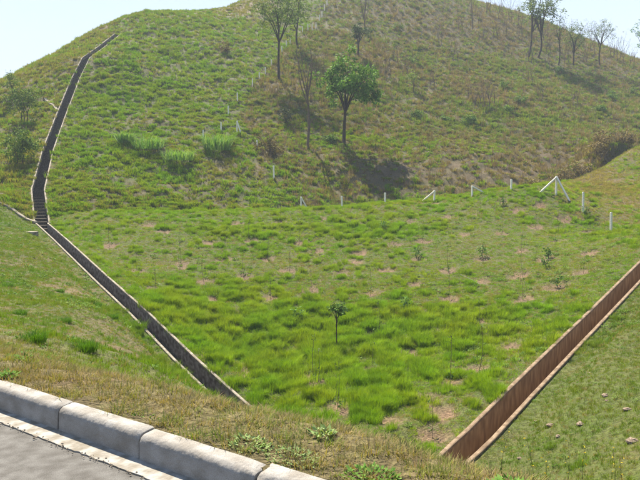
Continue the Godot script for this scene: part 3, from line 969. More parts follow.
# spec: seed, fork (trunk height to the first fork), centre, radii of the crown, limbs, tips, leaves per tip, leaf, clump, trunk (radius), colours, bark
func tree(called: String, label: String, category: String, spot: Vector2, spec: Dictionary, group := "") -> Node3D:
	var r := RandomNumberGenerator.new()
	r.seed = spec.seed
	var root := thing(called, label, category, ground_at(spot.x, spot.y), group)
	var st := SurfaceTool.new()
	st.begin(Mesh.PRIMITIVE_TRIANGLES)
	var centre: Vector3 = spec.centre
	var radii: Vector3 = spec.radii
	var stems: Array = spec.get("stems", [Vector3.ZERO])
	var lv := Leaves.new()
	var limbs := []
	var tr: float = spec.trunk
	for stem in stems:
		var fork: Vector3 = stem + Vector3(centre.x * 0.3, spec.fork, centre.z * 0.3)
		var low: Vector3 = stem - Vector3(0, 0.4, 0)
		var path := bent(r, low, fork, 0.0, 5)
		tube(st, path, tr * 1.25, tr * 0.75, 7)
		var count: int = spec.limbs
		for i in count:
			var a := TAU * (i + r.randf() * 0.5) / count
			var up := r.randf_range(-0.2, 0.85)
			var end := centre + Vector3(cos(a) * radii.x, up * radii.y, sin(a) * radii.z) * r.randf_range(0.55, 0.85)
			if spec.get("leader", false) and i == 0: end = centre + Vector3(0, radii.y * 0.8, 0)
			var start: Vector3 = path[path.size() - 1]
			if i % 3 == 2: start = path[path.size() - 2]
			var limb := bent(r, start, end, 0.12 * start.distance_to(end), 5)
			tube(st, limb, tr * 0.6, tr * 0.16, 5)
			limbs.append(limb)
	for i in int(spec.tips):
		var q := any_dir(r) * pow(r.randf(), 0.42)
		var tip := centre + q * radii
		if spec.has("lobes"):
			var lobe: Array = spec.lobes[i % spec.lobes.size()]
			tip = centre + (lobe[0] + q * lobe[1]) * radii
		tip += any_dir(r) * radii.x * 0.2
		var near: Vector3 = limbs[0][2]
		for limb in limbs:
			for k in range(2, 6):
				if limb[k].distance_to(tip) < near.distance_to(tip) and limb[k].y < tip.y + radii.y * 0.3: near = limb[k]
		tube(st, bent(r, near, tip, 0.05 * near.distance_to(tip), 3), tr * 0.17, tr * 0.05, 4)
		for k in int(spec.get("twigs", 0)):
			var t2 := tip + (any_dir(r) + Vector3(0, 0.5, 0)) * radii.x * 0.28
			tube(st, bent(r, tip.lerp(near, 0.3 * r.randf()), t2, 0.0, 2), tr * 0.06, tr * 0.03, 3)
		if r.randf() < spec.get("leafy", 1.0):
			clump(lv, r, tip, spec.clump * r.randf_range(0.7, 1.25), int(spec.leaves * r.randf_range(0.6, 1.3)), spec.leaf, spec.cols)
	obj("trunk", st.commit(), spec.bark, root)
	if lv.v.size() > 0: obj("crown", lv.mesh(), M.leaf, root)
	return root

func make_trees() -> void:
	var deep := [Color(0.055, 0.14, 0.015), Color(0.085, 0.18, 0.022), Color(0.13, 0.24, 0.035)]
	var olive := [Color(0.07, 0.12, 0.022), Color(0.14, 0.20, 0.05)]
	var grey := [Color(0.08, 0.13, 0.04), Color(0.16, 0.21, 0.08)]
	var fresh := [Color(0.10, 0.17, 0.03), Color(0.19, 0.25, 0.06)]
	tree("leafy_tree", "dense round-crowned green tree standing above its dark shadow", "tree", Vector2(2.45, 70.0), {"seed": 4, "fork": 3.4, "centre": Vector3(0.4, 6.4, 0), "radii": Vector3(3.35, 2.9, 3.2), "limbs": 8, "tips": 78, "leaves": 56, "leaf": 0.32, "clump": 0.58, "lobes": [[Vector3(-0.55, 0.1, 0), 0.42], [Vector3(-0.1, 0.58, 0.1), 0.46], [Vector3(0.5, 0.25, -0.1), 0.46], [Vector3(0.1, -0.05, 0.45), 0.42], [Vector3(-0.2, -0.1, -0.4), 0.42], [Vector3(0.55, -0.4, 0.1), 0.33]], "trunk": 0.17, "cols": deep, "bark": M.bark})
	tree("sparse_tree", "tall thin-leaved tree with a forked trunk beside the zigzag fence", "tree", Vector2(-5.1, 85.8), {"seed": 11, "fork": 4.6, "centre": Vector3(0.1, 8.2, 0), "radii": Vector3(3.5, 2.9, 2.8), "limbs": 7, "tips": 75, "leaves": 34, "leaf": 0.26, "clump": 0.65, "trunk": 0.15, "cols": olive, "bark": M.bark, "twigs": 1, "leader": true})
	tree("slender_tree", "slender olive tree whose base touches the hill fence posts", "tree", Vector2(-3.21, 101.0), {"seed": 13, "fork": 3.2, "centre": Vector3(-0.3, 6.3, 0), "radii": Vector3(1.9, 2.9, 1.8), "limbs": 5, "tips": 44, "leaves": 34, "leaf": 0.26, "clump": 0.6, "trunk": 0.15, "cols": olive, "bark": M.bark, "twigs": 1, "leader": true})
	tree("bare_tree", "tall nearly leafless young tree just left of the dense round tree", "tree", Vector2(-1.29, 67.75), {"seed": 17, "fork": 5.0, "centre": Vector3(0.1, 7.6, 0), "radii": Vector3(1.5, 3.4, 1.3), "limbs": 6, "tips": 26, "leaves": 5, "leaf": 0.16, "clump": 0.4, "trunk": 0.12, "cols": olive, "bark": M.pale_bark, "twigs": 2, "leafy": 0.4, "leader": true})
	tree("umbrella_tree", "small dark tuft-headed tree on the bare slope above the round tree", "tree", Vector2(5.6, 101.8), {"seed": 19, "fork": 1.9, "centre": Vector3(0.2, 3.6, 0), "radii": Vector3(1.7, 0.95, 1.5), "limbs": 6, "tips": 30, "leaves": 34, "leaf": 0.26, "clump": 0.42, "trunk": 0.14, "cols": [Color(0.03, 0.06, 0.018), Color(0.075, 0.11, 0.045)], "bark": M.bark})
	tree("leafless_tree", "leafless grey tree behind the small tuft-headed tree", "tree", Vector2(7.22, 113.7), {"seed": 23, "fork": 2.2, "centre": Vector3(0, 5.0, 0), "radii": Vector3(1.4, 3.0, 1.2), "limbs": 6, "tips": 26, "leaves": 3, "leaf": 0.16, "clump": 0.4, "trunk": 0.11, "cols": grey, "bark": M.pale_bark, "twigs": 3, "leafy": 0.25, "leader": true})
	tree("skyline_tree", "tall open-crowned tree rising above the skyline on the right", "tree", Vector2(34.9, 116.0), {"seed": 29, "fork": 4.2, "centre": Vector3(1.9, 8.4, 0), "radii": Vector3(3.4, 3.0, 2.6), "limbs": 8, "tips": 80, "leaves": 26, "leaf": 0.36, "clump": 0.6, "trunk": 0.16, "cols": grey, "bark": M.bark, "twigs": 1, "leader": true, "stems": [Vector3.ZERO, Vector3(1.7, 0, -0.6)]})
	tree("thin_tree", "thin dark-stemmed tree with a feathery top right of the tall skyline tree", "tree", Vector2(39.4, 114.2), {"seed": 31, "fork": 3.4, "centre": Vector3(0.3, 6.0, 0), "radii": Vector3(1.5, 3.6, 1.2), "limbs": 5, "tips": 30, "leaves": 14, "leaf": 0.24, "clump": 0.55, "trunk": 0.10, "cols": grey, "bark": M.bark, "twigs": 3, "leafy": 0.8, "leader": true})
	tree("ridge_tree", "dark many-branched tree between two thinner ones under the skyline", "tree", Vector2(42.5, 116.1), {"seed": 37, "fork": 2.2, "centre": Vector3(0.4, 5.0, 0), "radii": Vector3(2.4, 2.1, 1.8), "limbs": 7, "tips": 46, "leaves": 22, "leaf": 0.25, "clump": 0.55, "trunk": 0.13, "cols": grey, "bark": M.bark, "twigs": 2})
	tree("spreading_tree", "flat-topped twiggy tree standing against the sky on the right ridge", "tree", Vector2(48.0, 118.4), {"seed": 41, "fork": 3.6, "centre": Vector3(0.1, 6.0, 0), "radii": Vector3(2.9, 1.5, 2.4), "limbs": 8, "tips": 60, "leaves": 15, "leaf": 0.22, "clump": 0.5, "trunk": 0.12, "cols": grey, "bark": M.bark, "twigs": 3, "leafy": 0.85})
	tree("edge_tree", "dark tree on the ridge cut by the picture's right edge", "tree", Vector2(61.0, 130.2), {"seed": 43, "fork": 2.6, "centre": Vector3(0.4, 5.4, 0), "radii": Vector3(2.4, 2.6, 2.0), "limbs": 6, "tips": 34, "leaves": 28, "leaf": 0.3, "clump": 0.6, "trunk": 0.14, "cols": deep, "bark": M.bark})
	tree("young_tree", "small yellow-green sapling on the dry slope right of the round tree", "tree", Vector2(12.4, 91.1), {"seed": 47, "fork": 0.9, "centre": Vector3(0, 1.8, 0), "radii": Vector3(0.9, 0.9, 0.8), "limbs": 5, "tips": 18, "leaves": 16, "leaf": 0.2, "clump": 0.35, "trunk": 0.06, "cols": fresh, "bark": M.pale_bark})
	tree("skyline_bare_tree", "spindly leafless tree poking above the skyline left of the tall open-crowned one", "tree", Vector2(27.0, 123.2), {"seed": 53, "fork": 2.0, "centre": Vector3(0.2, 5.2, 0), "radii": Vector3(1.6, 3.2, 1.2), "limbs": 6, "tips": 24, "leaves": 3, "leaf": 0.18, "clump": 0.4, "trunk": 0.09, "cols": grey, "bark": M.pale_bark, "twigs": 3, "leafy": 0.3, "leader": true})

func make_shrubs() -> void:
	var dark := [Color(0.05, 0.10, 0.02), Color(0.12, 0.18, 0.035)]
	var brown := [Color(0.11, 0.07, 0.04), Color(0.17, 0.13, 0.06)]
	var fresh := [Color(0.06, 0.13, 0.02), Color(0.14, 0.22, 0.05)]
	var many := [Vector3(-0.25, 0, 0.1), Vector3(0.2, 0, -0.1), Vector3(0, 0, 0.25)]
	tree("shrub", "big dark shrub left of the stepped drain, lowest of three", "shrub", Vector2(-24.2, 55.0), {"seed": 61, "fork": 0.5, "centre": Vector3(0.1, 1.5, 0), "radii": Vector3(1.3, 1.4, 1.2), "limbs": 4, "tips": 60, "leaves": 34, "leaf": 0.2, "clump": 0.42, "trunk": 0.04, "cols": dark, "bark": M.bark, "stems": many})
	tree("shrub", "tall airy shrub left of the stepped drain, middle of three", "shrub", Vector2(-28.6, 66.6), {"seed": 62, "fork": 0.8, "centre": Vector3(0, 2.1, 0), "radii": Vector3(1.5, 1.8, 1.3), "limbs": 4, "tips": 60, "leaves": 26, "leaf": 0.2, "clump": 0.45, "trunk": 0.045, "cols": dark, "bark": M.bark, "stems": many})
	tree("shrub", "narrow dark shrub near the skyline's lower end, uppermost of three", "shrub", Vector2(-33.0, 73.8), {"seed": 63, "fork": 0.5, "centre": Vector3(0, 1.4, 0), "radii": Vector3(0.7, 1.3, 0.7), "limbs": 4, "tips": 26, "leaves": 20, "leaf": 0.18, "clump": 0.35, "trunk": 0.05, "cols": dark, "bark": M.bark})
	tree("shrub", "dark grey-green bush left of the leafless young tree", "shrub", Vector2(-3.6, 72.9), {"seed": 64, "fork": 0.3, "centre": Vector3(0, 1.0, 0), "radii": Vector3(0.75, 1.0, 0.7), "limbs": 5, "tips": 30, "leaves": 20, "leaf": 0.18, "clump": 0.3, "trunk": 0.05, "cols": [Color(0.035, 0.05, 0.028), Color(0.07, 0.085, 0.045)], "bark": M.bark})
	tree("shrub", "brown cone-shaped heap of brush below the dark bush", "shrub", Vector2(-4.6, 63.5), {"seed": 65, "fork": 0.2, "centre": Vector3(0, 0.8, 0), "radii": Vector3(1.4, 0.9, 0.9), "limbs": 6, "tips": 44, "leaves": 18, "leaf": 0.2, "clump": 0.3, "trunk": 0.05, "cols": [Color(0.07, 0.06, 0.03), Color(0.14, 0.11, 0.05)], "bark": M.pale_bark, "stems": many})
	tree("shrub", "reddish-brown withered bush high on the green hill left of the fence", "shrub", Vector2(-12.6, 92.5), {"seed": 66, "fork": 0.2, "centre": Vector3(0, 0.7, 0), "radii": Vector3(0.75, 0.85, 0.7), "limbs": 5, "tips": 28, "leaves": 16, "leaf": 0.2, "clump": 0.3, "trunk": 0.05, "cols": brown, "bark": M.pale_bark})
	var where := ["low green bush on the hill right of centre, beside a paler twin", "low green bush on the hill close to the bare reddish twigs", "small bush with pale leaves below the tall skyline tree", "grey-green bush at the foot of the thin feathery tree", "green bush at the right end of the grassy ledge", "pale green bush near the picture's right edge", "green bush on the grassy ledge above the dry gully", "green bush above the brown cut bank right of centre", "bright green bush beside the bare reddish twigs", "leaning green bush above the brown cut bank", "bright leafy bush at the foot of the round tree", "small dark bush on the dry upper slope", "small green bush highest on the dry upper slope"]
	for i in GREENS.size():
		var g: Array = GREENS[i]
		var s := 0.55 + 0.07 * (i * 5 % 7)
		tree("low_bush", where[i], "bush", Vector2(g[0], g[1]), {"seed": 80 + i, "fork": 0.12, "centre": Vector3(0, 0.6 * s, 0), "radii": Vector3(1.1, 0.65, 0.9) * s, "limbs": 5, "tips": 22, "leaves": 20, "leaf": 0.22, "clump": 0.3, "trunk": 0.03, "cols": fresh, "bark": M.bark}, "low green bushes on the hill")
	for i in 12:
		var bx := 17.5 + 1.45 * i + 0.5 * sin(i * 2.3)
		var g := [bx, follow(CREST, bx) + 5.6 + 0.9 * sin(bx * 0.9) + 0.8 * absf(sin(i * 1.7))]
		tree("dry_bush", "rusty-brown dried bush packed along the eroded gully below the hill", "bush", Vector2(g[0], g[1]), {"seed": 160 + i, "fork": 0.2, "centre": Vector3(0, 0.8, 0), "radii": Vector3(1.2, 0.7, 0.9) * (0.7 + 0.09 * (i * 5 % 7)), "limbs": 6, "tips": 30, "leaves": 16, "leaf": 0.2, "clump": 0.4, "trunk": 0.03, "cols": [Color(0.115, 0.09, 0.048), Color(0.20, 0.155, 0.08)], "bark": M.pale_bark, "twigs": 1}, "dried bushes along the gully")
	for i in TWIGS.size():
		var g: Array = TWIGS[i]
		var s := (1.0 if i < 23 else 1.5) + 0.13 * (i * 3 % 7)
		tree("dead_shrub", "thin leafless brown shrub standing on the dry side of the hill", "shrub", Vector2(g[0], g[1]), {"seed": 120 + i, "fork": 0.5 * s, "centre": Vector3(0.1, 1.7 * s, 0), "radii": Vector3(0.8, 1.5, 0.7) * s, "limbs": 4, "tips": 22, "leaves": 4, "leaf": 0.16, "clump": 0.3, "trunk": 0.05, "cols": brown, "bark": M.pale_bark, "twigs": 3, "leafy": 0.5, "stems": [Vector3(-0.3, 0, 0), Vector3(0.3, 0, 0.1)]}, "leafless shrubs on the dry hill")

# ---------------------------------------------------------------- saplings
func make_saplings() -> void:
	var r := RandomNumberGenerator.new()
	r.seed = 77
	var stems := []
	for v in 4:
		var st := SurfaceTool.new()
		st.begin(Mesh.PRIMITIVE_TRIANGLES)
		var top := Vector3(r.randf_range(-0.06, 0.06), 1.25, r.randf_range(-0.05, 0.05))
		tube(st, bent(r, Vector3(0, -0.2, 0), top, 0.0, 5), 0.009, 0.004, 5)
		for k in 4:
			var a := Vector3(0, 0.45 + 0.2 * k, 0)
			tube(st, [a, a + (any_dir(r) * 0.6 + Vector3.UP).normalized() * 0.14], 0.005, 0.003, 3)
		var lv := Leaves.new()
		clump(lv, r, top - Vector3(0, 0.1, 0), 0.10, 7, 0.08, [Color(0.05, 0.09, 0.02), Color(0.10, 0.14, 0.04)])
		clump(lv, r, Vector3(0, 0.25, 0), 0.14, 10, 0.10, [Color(0.05, 0.10, 0.02), Color(0.10, 0.16, 0.04)])
		stems.append([st.commit(), lv.mesh()])
	for i in PITS.size():
		if i % 5 > 2 : continue
		var p: Array = PITS[i]
		var t := thing("sapling", "thin nearly leafless sapling in a bare earth pit on the middle slope", "sapling", ground_at(p[0], p[1]), "thin saplings planted across the middle slope")
		t.rotation.y = r.randf() * TAU
		t.scale = Vector3.ONE * r.randf_range(0.75, 1.25)
		obj("stem", stems[i % 4][0], M.pale_bark, t)
		obj("leaves", stems[i % 4][1], M.leaf, t)
	var green := [Color(0.045, 0.10, 0.02), Color(0.10, 0.17, 0.04)]
	var blue := [Color(0.05, 0.12, 0.03), Color(0.11, 0.19, 0.05)]
	var says := ["sapling with a round leafy head on a bare stem amid lush grass", "dark leafy sapling above another one, upper right of the planted slope", "bushy dark sapling close to the rusty drain", "leafy sapling below the twin-braced fence post", "small leafy sapling below the crest, right of centre", "small leafy sapling below the crest, near the centre", "low bushy sapling left of the round-headed one", "small sapling beside the upper dark leafy one", "leafy sapling at the foot of the second last fence post", "low sapling in the lush grass right of the round-headed one", "leafy sapling in the bright grass just under the crest"]
	for i in LEAFY.size():
		var g: Array = LEAFY[i]
		if i == 0:
			tree("round_sapling", says[i], "sapling", Vector2(g[0], g[1]), {"seed": 201, "fork": 1.05, "centre": Vector3(0.05, 1.45, 0), "radii": Vector3(0.32, 0.18, 0.3), "limbs": 6, "tips": 26, "leaves": 12, "leaf": 0.12, "clump": 0.12, "trunk": 0.022, "cols": green, "bark": M.bark})
		else:
			tree("leafy_sapling", says[i], "sapling", Vector2(g[0], g[1]), {"seed": 210 + i, "fork": 0.16, "centre": Vector3(0, 0.33, 0), "radii": Vector3(0.24, 0.26, 0.22), "limbs": 5, "tips": 14, "leaves": 7, "leaf": 0.12, "clump": 0.10, "trunk": 0.012, "cols": blue, "bark": M.bark}, "leafy saplings on the planted slope")

# ---------------------------------------------------------------- small things
func tussock_mesh(seed_: int, blades: int, radius: float, h: float, w: float, cols: Array, arch := 0.7) -> ArrayMesh:
	var r := RandomNumberGenerator.new()
	r.seed = seed_
	return blade_mesh(r, blades, radius, h, w, cols, arch)

func blade_mesh(r: RandomNumberGenerator, blades: int, radius: float, h: float, w: float, cols: Array, arch: float, lift := 0.28) -> ArrayMesh:
	var v := PackedVector3Array()
	var n := PackedVector3Array()
	var c := PackedColorArray()
	var idx := PackedInt32Array()
	for b in blades:
		var a := r.randf() * TAU
		var q := sqrt(r.randf()) * radius
		var base := Vector3(cos(a) * q, -0.03, sin(a) * q)
		var yaw := a + r.randfn() * 0.9
		var out := Vector3(cos(yaw), 0, sin(yaw))
		var side := Vector3(-sin(yaw + r.randf_range(-0.8, 0.8)), 0, cos(yaw)).normalized()
		var hh := h * r.randf_range(0.55, 1.15)
		var lean := hh * arch * r.randf_range(0.25, 1.1)
		var ww := w * r.randf_range(0.7, 1.3) * 0.5
		var p1 := base + Vector3(0, hh * 0.62, 0) + out * lean * 0.35
		var p2 := base + Vector3(0, hh * (1.0 - 0.35 * arch * r.randf()), 0) + out * lean
		var col: Color = cols[r.randi() % cols.size()]
		col = col * r.randf_range(0.8, 1.2)
		col.a = 1.0
		var k := v.size()
		v.append(base - side * ww); v.append(base + side * ww)
		v.append(p1 - side * ww * 0.8); v.append(p1 + side * ww * 0.8)
		v.append(p2)
		var f := side.cross(p1 - base).normalized()
		if f.y < 0: f = -f
		var nn := (f + Vector3(0, lift * 2.0, 0)).normalized()
		for i in 5:
			n.append(nn)
			c.append(col)
		var turned := (p1 - base).cross(side).dot(nn) > 0.0
		for i in ([0, 1, 2, 1, 3, 2, 2, 3, 4] if turned else [0, 2, 1, 1, 2, 3, 2, 4, 3]): idx.append(k + i)
	var arr := []
	arr.resize(Mesh.ARRAY_MAX)
	arr[Mesh.ARRAY_VERTEX] = v
	arr[Mesh.ARRAY_NORMAL] = n
	arr[Mesh.ARRAY_COLOR] = c
	arr[Mesh.ARRAY_INDEX] = idx
	var m := ArrayMesh.new()
	m.add_surface_from_arrays(Mesh.PRIMITIVE_TRIANGLES, arr)
	return m

func weed_mesh(seed_: int, radius: float, h: float, count: int, leaf: float, cols: Array) -> ArrayMesh:
	var r := RandomNumberGenerator.new()
	r.seed = seed_
	var lv := Leaves.new()
	for i in count:
		var a := r.randf() * TAU
		var q := sqrt(r.randf()) * radius
		var p := Vector3(cos(a) * q, h * r.randf() * (1.0 - 0.6 * q / radius), sin(a) * q * 0.7)
		var dir := (Vector3(cos(a), r.randf_range(-0.1, 0.9), sin(a)) + any_dir(r) * 0.5).normalized()
		var nrm := (Vector3.UP + any_dir(r) * 0.6)
		nrm = (nrm - dir * nrm.dot(dir)).normalized()
		var col: Color = cols[0].lerp(cols[1], r.randf()) * r.randf_range(0.8, 1.2)
		col.a = 1.0
		lv.add(p, dir, nrm, leaf * r.randf_range(0.6, 1.3), leaf * r.randf_range(0.4, 0.6), col)
	return lv.mesh()

func make_small_things() -> void:
	var blue := [Color(0.10, 0.22, 0.05), Color(0.16, 0.29, 0.08), Color(0.13, 0.25, 0.06), Color(0.24, 0.34, 0.13)]
	var says := ["small tuft of long bluish grass, leftmost of the clumps on the hill foot", "broad clump of long bluish-green grass on the hill foot", "low spreading clump of long bluish grass nearest the planted slope", "tall fountain-like clump of bluish grass beside two white posts"]
	var sizes := [[0.7, 1.1], [1.25, 1.3], [1.25, 1.05], [1.15, 1.7]]
	for i in CLUMPS.size():
		var g: Array = CLUMPS[i]
		var o := obj("grass_clump", tussock_mesh(400 + i, 420, sizes[i][0], sizes[i][1], 0.05, blue, 1.1), M.grass)
		o.position = ground_at(g[0], g[1])
		tag(o, says[i], "grass clump", "long bluish grass clumps on the hill foot")
	var dark := [Color(0.06, 0.145, 0.012), Color(0.09, 0.19, 0.02), Color(0.075, 0.165, 0.016)]
	var where := ["dark green tussock on the left bank below two others", "dark green tussock on the left bank nearest the drain's light edge", "small dark tussock highest of the cluster on the left bank", "green tussock at the picture's left edge on the bank", "dark tussock on the left bank close beside the drain coping", "green tussock near the left edge above the dry verge", "low green tussock on the left bank just above the dry verge", "low green tussock at the foot of the left bank near the verge"]
	for i in TUSSOCKS.size():
		var g: Array = TUSSOCKS[i]
		var o := obj("tussock", tussock_mesh(430 + i, 420, 0.16, 0.19, 0.006, dark, 0.8), M.grass)
		o.position = ground_at(g[0], g[1])
		tag(o, where[i], "tussock", "dark tussocks on the left bank")
	var stone_says := ["pinkish flat stone on the right bank, left one of a level pair", "pinkish flat stone on the right bank, right one of a level pair", "rounded pale stone on the upper right bank", "pale stone by the right edge of the picture low on the bank", "small chip of stone just under the rounded pale one", "small white stone high on the right bank", "small yellowish stone beside the small white one", "half-buried stone near the picture's bottom on the right bank", "half-buried grey stone below the pinkish pair", "small stone next to the rusty drain's lower coping", "grey stone near the right edge above the pinkish pair"]
	for i in STONES.size():
		var g: Array = STONES[i]
		var s: float = [0.11, 0.12, 0.11, 0.15, 0.05, 0.055, 0.05, 0.07, 0.08, 0.06, 0.11][i] * 0.72
		var o := obj("stone", rock_mesh(Vector3(s * 1.4, s * 0.6, s), 20 + i), M.stone)
		o.position = ground_at(g[0], g[1]) + Vector3(0, s * 0.2, 0)
		o.rotation.y = i * 1.3
		tag(o, stone_says[i], "stone", "stones on the right bank")
	var slab := SurfaceTool.new()
	slab.begin(Mesh.PRIMITIVE_TRIANGLES)
	slab.set_smooth_group(-1)
	var rim := [Vector2(-0.75, -0.35), Vector2(0.1, -0.5), Vector2(0.7, -0.3), Vector2(0.75, 0.3), Vector2(0.2, 0.5), Vector2(-0.6, 0.4)]
	for i in 6:
		var a: Vector2 = rim[i]
		var b: Vector2 = rim[(i + 1) % 6]
		quad(slab, Vector3(a.x, -0.2, a.y), Vector3(a.x, 0.06, a.y), Vector3(b.x, 0.06, b.y), Vector3(b.x, -0.2, b.y))
		for q in [Vector3(0, 0.07, 0), Vector3(a.x, 0.06, a.y), Vector3(b.x, 0.06, b.y)]: slab.add_vertex(q)
	var so := obj("concrete_slab", done(slab), M.concrete)
	so.position = ground_at(SLAB[0][0] - 0.3, SLAB[0][1] - 1.4, 0.03)
	so.scale = Vector3(0.75, 1, 0.7)
	tag(so, "pale concrete slab lying at the bend where the two drains meet", "slab")
	var st := SurfaceTool.new()
	st.begin(Mesh.PRIMITIVE_TRIANGLES)
	var a0 := ground_at(STICK[0][0], STICK[0][1]) + Vector3(0, 0.22, 0)
	var b0 := ground_at(STICK[1][0], STICK[1][1]) + Vector3(0, 0.08, 0)
	tube(st, [Vector3.ZERO, (b0 - a0) * 0.5 + Vector3(0, 0.03, 0), b0 - a0], 0.011, 0.006, 5)
	var sk := obj("stick", st.commit(), M.gutter)
	sk.position = a0
	tag(sk, "thin pale stick lying slanted across the planted slope", "stick")
	# weeds along the verge
	var bright := [Color(0.06, 0.14, 0.02), Color(0.13, 0.22, 0.05)]
	var pale := [Color(0.12, 0.19, 0.06), Color(0.22, 0.28, 0.12)]
	var weeds := [
		[-1.58, 0.12, 0.14, 0.05, 220, 0.03, bright, "bright green leafy weed behind the kerb near its middle joint"],
		[0.05, 0.10, 0.07, 0.05, 70, 0.04, bright, "small green weed behind the kerb near the picture's left edge"],
		[-2.75, 0.13, 0.17, 0.04, 260, 0.022, pale, "creeping pale-leaved weed behind the broken kerb joint"],
		[-2.45, 0.12, 0.13, 0.05, 130, 0.03, pale, "sprawling small-leaved weed left of the broken kerb joint"],
		[-3.25, 0.16, 0.15, 0.05, 180, 0.032, bright, "dark green weed at the bottom edge where the kerb leaves the picture"],
		[-2.70, 0.50, 0.07, 0.06, 60, 0.045, pale, "pale silvery weed on the brow of the dry verge"],
		[-3.85, 0.50, 0.10, 0.06, 110, 0.035, bright, "broad-leaved weed on the verge by the mouth of the rusty drain"]]
	for i in weeds.size():
		var w: Array = weeds[i]
		var o := obj("weed", weed_mesh(500 + i, w[2], w[3], w[4], w[5], w[6]), M.leaf)
		var p := road_at(w[0], w[1], 0)
		o.position = ground_at(p.x, -p.z)
		o.rotation.y = atan2(ALONG.y, ALONG.x)
		tag(o, w[7], "weed", "leafy weeds along the verge")
	# tall flowering stems on the brow
	for i in 7:
		var r := RandomNumberGenerator.new()
		r.seed = 600 + i
		var p := road_at(-3.7 - 0.10 * i - 0.05 * r.randf(), 0.62 + 0.25 * r.randf(), 0)
		var root := thing("flowering_weed", "thin wild stem with tiny yellow flowers before the rusty drain", "wildflower", ground_at(p.x, -p.z), "yellow-flowered stems on the brow of the verge")
		var sm := SurfaceTool.new()
		sm.begin(Mesh.PRIMITIVE_TRIANGLES)
		var top := Vector3(r.randf_range(-0.04, 0.04), r.randf_range(0.14, 0.30), r.randf_range(-0.04, 0.04))
		var path := bent(r, Vector3(0, -0.03, 0), top, 0.0, 4)
		tube(sm, path, 0.0018, 0.0008, 4)
		var fl := Leaves.new()
		var lf := Leaves.new()
		for k in 5:
			var q: Vector3 = path[2].lerp(top, k / 4.0)
			var e := q + Vector3(r.randfn() * 0.012, 0.012, r.randfn() * 0.012)
			tube(sm, [q, e], 0.0008, 0.0005, 3)
			for m in 3: fl.add(e, any_dir(r), any_dir(r).normalized(), 0.008, 0.006, Color(0.55, 0.42, 0.04))
		clump(lf, r, path[1], 0.025, 8, 0.03, [Color(0.06, 0.11, 0.03), Color(0.11, 0.16, 0.05)])
		obj("stem", sm.commit(), M.bark, root)
		obj("flowers", fl.mesh(), M.leaf, root)
		obj("leaves", lf.mesh(), M.leaf, root)

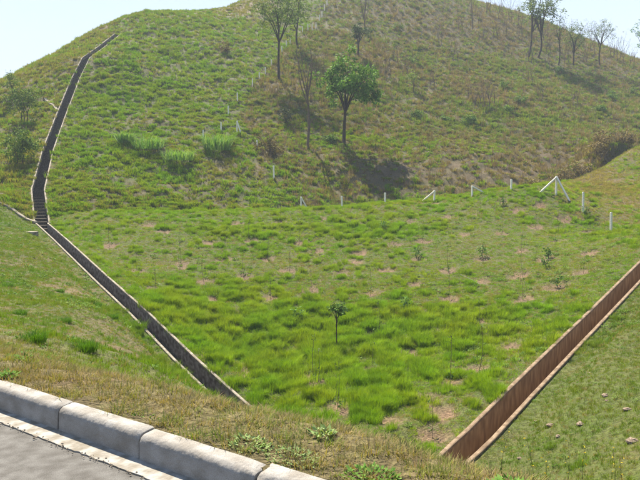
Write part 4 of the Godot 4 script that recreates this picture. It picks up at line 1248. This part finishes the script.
# ---------------------------------------------------------------- grass
func make_grass() -> void:
	var r := RandomNumberGenerator.new()
	r.seed = 9
	var greens := [Color(1, 1, 1), Color(0.85, 0.95, 0.8), Color(1.15, 1.05, 0.95), Color(1.5, 1.12, 1.6), Color(0.8, 0.85, 0.7)]
	# kinds of tuft: [meshes, name, label]
	var kinds := [
		{"name": "verge_grass", "label": "short dry grass on the verge behind the kerb", "meshes": [], "spec": [36, 0.05, 0.07, 0.0035, 0.8]},
		{"name": "short_grass", "label": "short turf covering the nearer banks and the slope", "meshes": [], "spec": [32, 0.13, 0.12, 0.010, 0.65]},
		{"name": "long_grass", "label": "lush long grass growing in tufts on the planted slope", "meshes": [], "spec": [72, 0.13, 0.26, 0.008, 0.6]},
		{"name": "hill_grass", "label": "mottled grass covering the tall hill behind", "meshes": [], "spec": [30, 0.22, 0.26, 0.032, 0.7]},
		{"name": "hill_scrub", "label": "thin dry stalks and scrub scattered over the hill", "meshes": [], "spec": [16, 0.22, 0.75, 0.02, 0.4]},
		{"name": "tufted_grass", "label": "bushy round tufts of bright grass on the planted slope", "meshes": [], "spec": [230, 0.16, 0.36, 0.008, 0.75]},
		{"name": "low_weeds", "label": "small broad-leaved weeds scattered through the grass", "meshes": [], "spec": []}]
	for k in kinds:
		k["xf"] = []
		k["col"] = []
		for v in 3:
			var s: Array = k.spec
			if s.is_empty(): k.meshes.append(weed_mesh(700 + v, 0.14, 0.13, 34, 0.075, [Color(0.8, 0.8, 0.8), Color(1.2, 1.15, 1.1)]))
			else: k.meshes.append(blade_mesh(r, s[0], s[1], s[2], s[3], greens, s[4]))
			k.xf.append([])
			k.col.append([])
	var bands := [[3.0, 8.0, 260.0], [8.0, 20.0, 110.0], [20.0, 34.0, 90.0], [34.0, 52.0, 60.0], [52.0, 80.0, 24.0], [80.0, 112.0, 13.0], [112.0, 152.0, 7.0]]
	for b in bands:
		var d0: float = b[0]
		var d1: float = b[1]
		var wide := 0.60 * d1 + 2.0
		var count := int((d1 - d0) * 2.0 * wide * b[2])
		for i in count:
			var d := r.randf_range(d0, d1)
			var x := r.randf_range(-wide, wide)
			if absf(x) > 0.58 * d + 2.0: continue
			var s := past_kerb(x, d)
			if s < 0.015: continue
			var k := cell(x, d)
			if near_drain[k] < 0.6 and drain_offset(x, d)[0] < 0.07: continue
			var reg := grid_region[k]
			var lump := small.get_noise_2d(x * 0.6 + 13.0, d * 0.5) * (1.8 if reg == 2 else 0.6)
			if reg == 4: lump = small.get_noise_2d(x * 0.5 + 13.0, d * 0.5) * 1.5
			var bare := clampf(soil[k] * 1.5 - 0.25, 0.0, 0.97)
			var t_here := clampf(tall[k], 0.05, 1.0)
			if reg == 4: bare = clampf(bare * 0.8 + 0.10 - 0.6 * lump, 0.0, 0.95)
			elif reg == 2: bare = clampf(bare - 0.5 * t_here * lump, 0.0, 0.97)
			elif reg == 1: bare = clampf(bare - 0.15 * lump, 0.0, 0.97)
			if r.randf() < bare: continue
			var l := clampf(lush[k] + 0.25 * lump, 0.02, 1.2)
			var y := clampf(dry[k] - 0.12 * lump, 0.0, 1.2)
			var is_dry := r.randf() * (l + y + 0.02) > l
			var t := clampf(tall[k], 0.05, 1.0)
			var kind := 1
			var size := 1.0
			if reg == 4:
				kind = 3
				size = r.randf_range(0.5, 1.1) * (0.65 + t) * (0.9 if d < 80.0 else 1.15) * (1.0 + 0.6 * maxf(lump, -0.6))
				if is_dry and r.randf() < 0.24 and x > follow(FENCE_LINE, d): kind = 4
			elif s < 2.5 and d < 10.0:
				kind = 0
				size = r.randf_range(0.6, 1.5)
			else:
				if r.randf() < t * 0.45 + 0.9 * lump and l > 0.45 and t > 0.2 and not is_dry:
					kind = 2
					size = r.randf_range(0.6, 1.05) * (0.5 + 0.7 * t) * (1.0 + 0.55 * lump)
					if r.randf() < 0.14 * t and lump > 0.0:
						kind = 5
						size = r.randf_range(0.5, 1.25) * (0.6 + 0.5 * t)
				else:
					size = r.randf_range(0.6, 1.2) * (0.65 + 0.6 * t) * (0.7 if d < 20.0 else 1.0 if d < 48.0 else 1.4)
			if reg > 0 and d < 60.0 and r.randf() < 0.025:
				kind = 6
				size = r.randf_range(0.6, 1.5) * (0.38 if d < 20.0 else 0.8)
			# colours: what the blades are, fresh or dried
			var g := Color(0.156, 0.285, 0.008)
			if reg == 1: g = Color(0.115, 0.215, 0.012)
			elif reg == 3: g = Color(0.105, 0.190, 0.012)
			elif reg == 4: g = Color(0.140, 0.260, 0.014)
			elif reg == 0: g = Color(0.13, 0.18, 0.04)
			var hue := clampf(0.5 + 0.9 * broad.get_noise_2d(x * 3.0 + 50.0, d * 3.0) + 0.5 * middle.get_noise_2d(x * 1.7, d * 1.7 + 40.0), 0, 1)
			g = g.lerp(Color(g.r * 1.4, g.g * 1.02, g.b * 1.1), hue)
			if reg == 4 and d > 75.0 and x > follow(FENCE_LINE, d): g = g.lerp(Color(0.13, 0.15, 0.06), 0.45)
			var c := g
			if is_dry:
				c = Color(0.30, 0.235, 0.105)
				if reg == 0: c = Color(0.33, 0.25, 0.135)
				elif reg == 4:
					c = Color(0.245, 0.185, 0.115) if x > follow(FENCE_LINE, d) else Color(0.24, 0.22, 0.07)
				c = c.lerp(Color(0.18, 0.12, 0.07), 0.55 * r.randf())
				c = c.lerp(g, 0.35 * r.randf())
			elif y > 0.4: c = c.lerp(Color(0.30, 0.27, 0.09), (y - 0.4) * r.randf())
			c = c * r.randf_range(0.78, 1.22)
			c.a = 1.0
			if kind == 6: c = Color(0.07, 0.15, 0.02).lerp(Color(0.15, 0.22, 0.05), r.randf())
			if kind == 4: c = Color(0.16, 0.115, 0.08) * r.randf_range(0.7, 1.3)
			var v := r.randi() % 3
			var basis := Basis(Vector3.UP, r.randf() * TAU)
			basis = Basis(Vector3(r.randfn() * 0.12, 0, r.randfn() * 0.12).normalized(), 0.12 * r.randf()) * basis
			basis = basis.scaled(Vector3(size, size * r.randf_range(0.8, 1.2), size))
			kinds[kind].xf[v].append(Transform3D(basis, Vector3(x, land(x, d), -d)))
			kinds[kind].col[v].append(c)
	for k in kinds:
		for v in 3:
			var xf: Array = k.xf[v]
			if xf.is_empty(): continue
			var mm := MultiMesh.new()
			mm.transform_format = MultiMesh.TRANSFORM_3D
			mm.use_colors = true
			mm.mesh = k.meshes[v]
			mm.instance_count = xf.size()
			var col: Array = k.col[v]
			for i in xf.size():
				mm.set_instance_transform(i, xf[i])
				mm.set_instance_color(i, col[i])
			var o := MultiMeshInstance3D.new()
			o.name = numbered(k.name)
			o.multimesh = mm
			o.material_override = M.grass
			add_child(o)
			tag(o, k.label, "grass", "grass", "stuff")
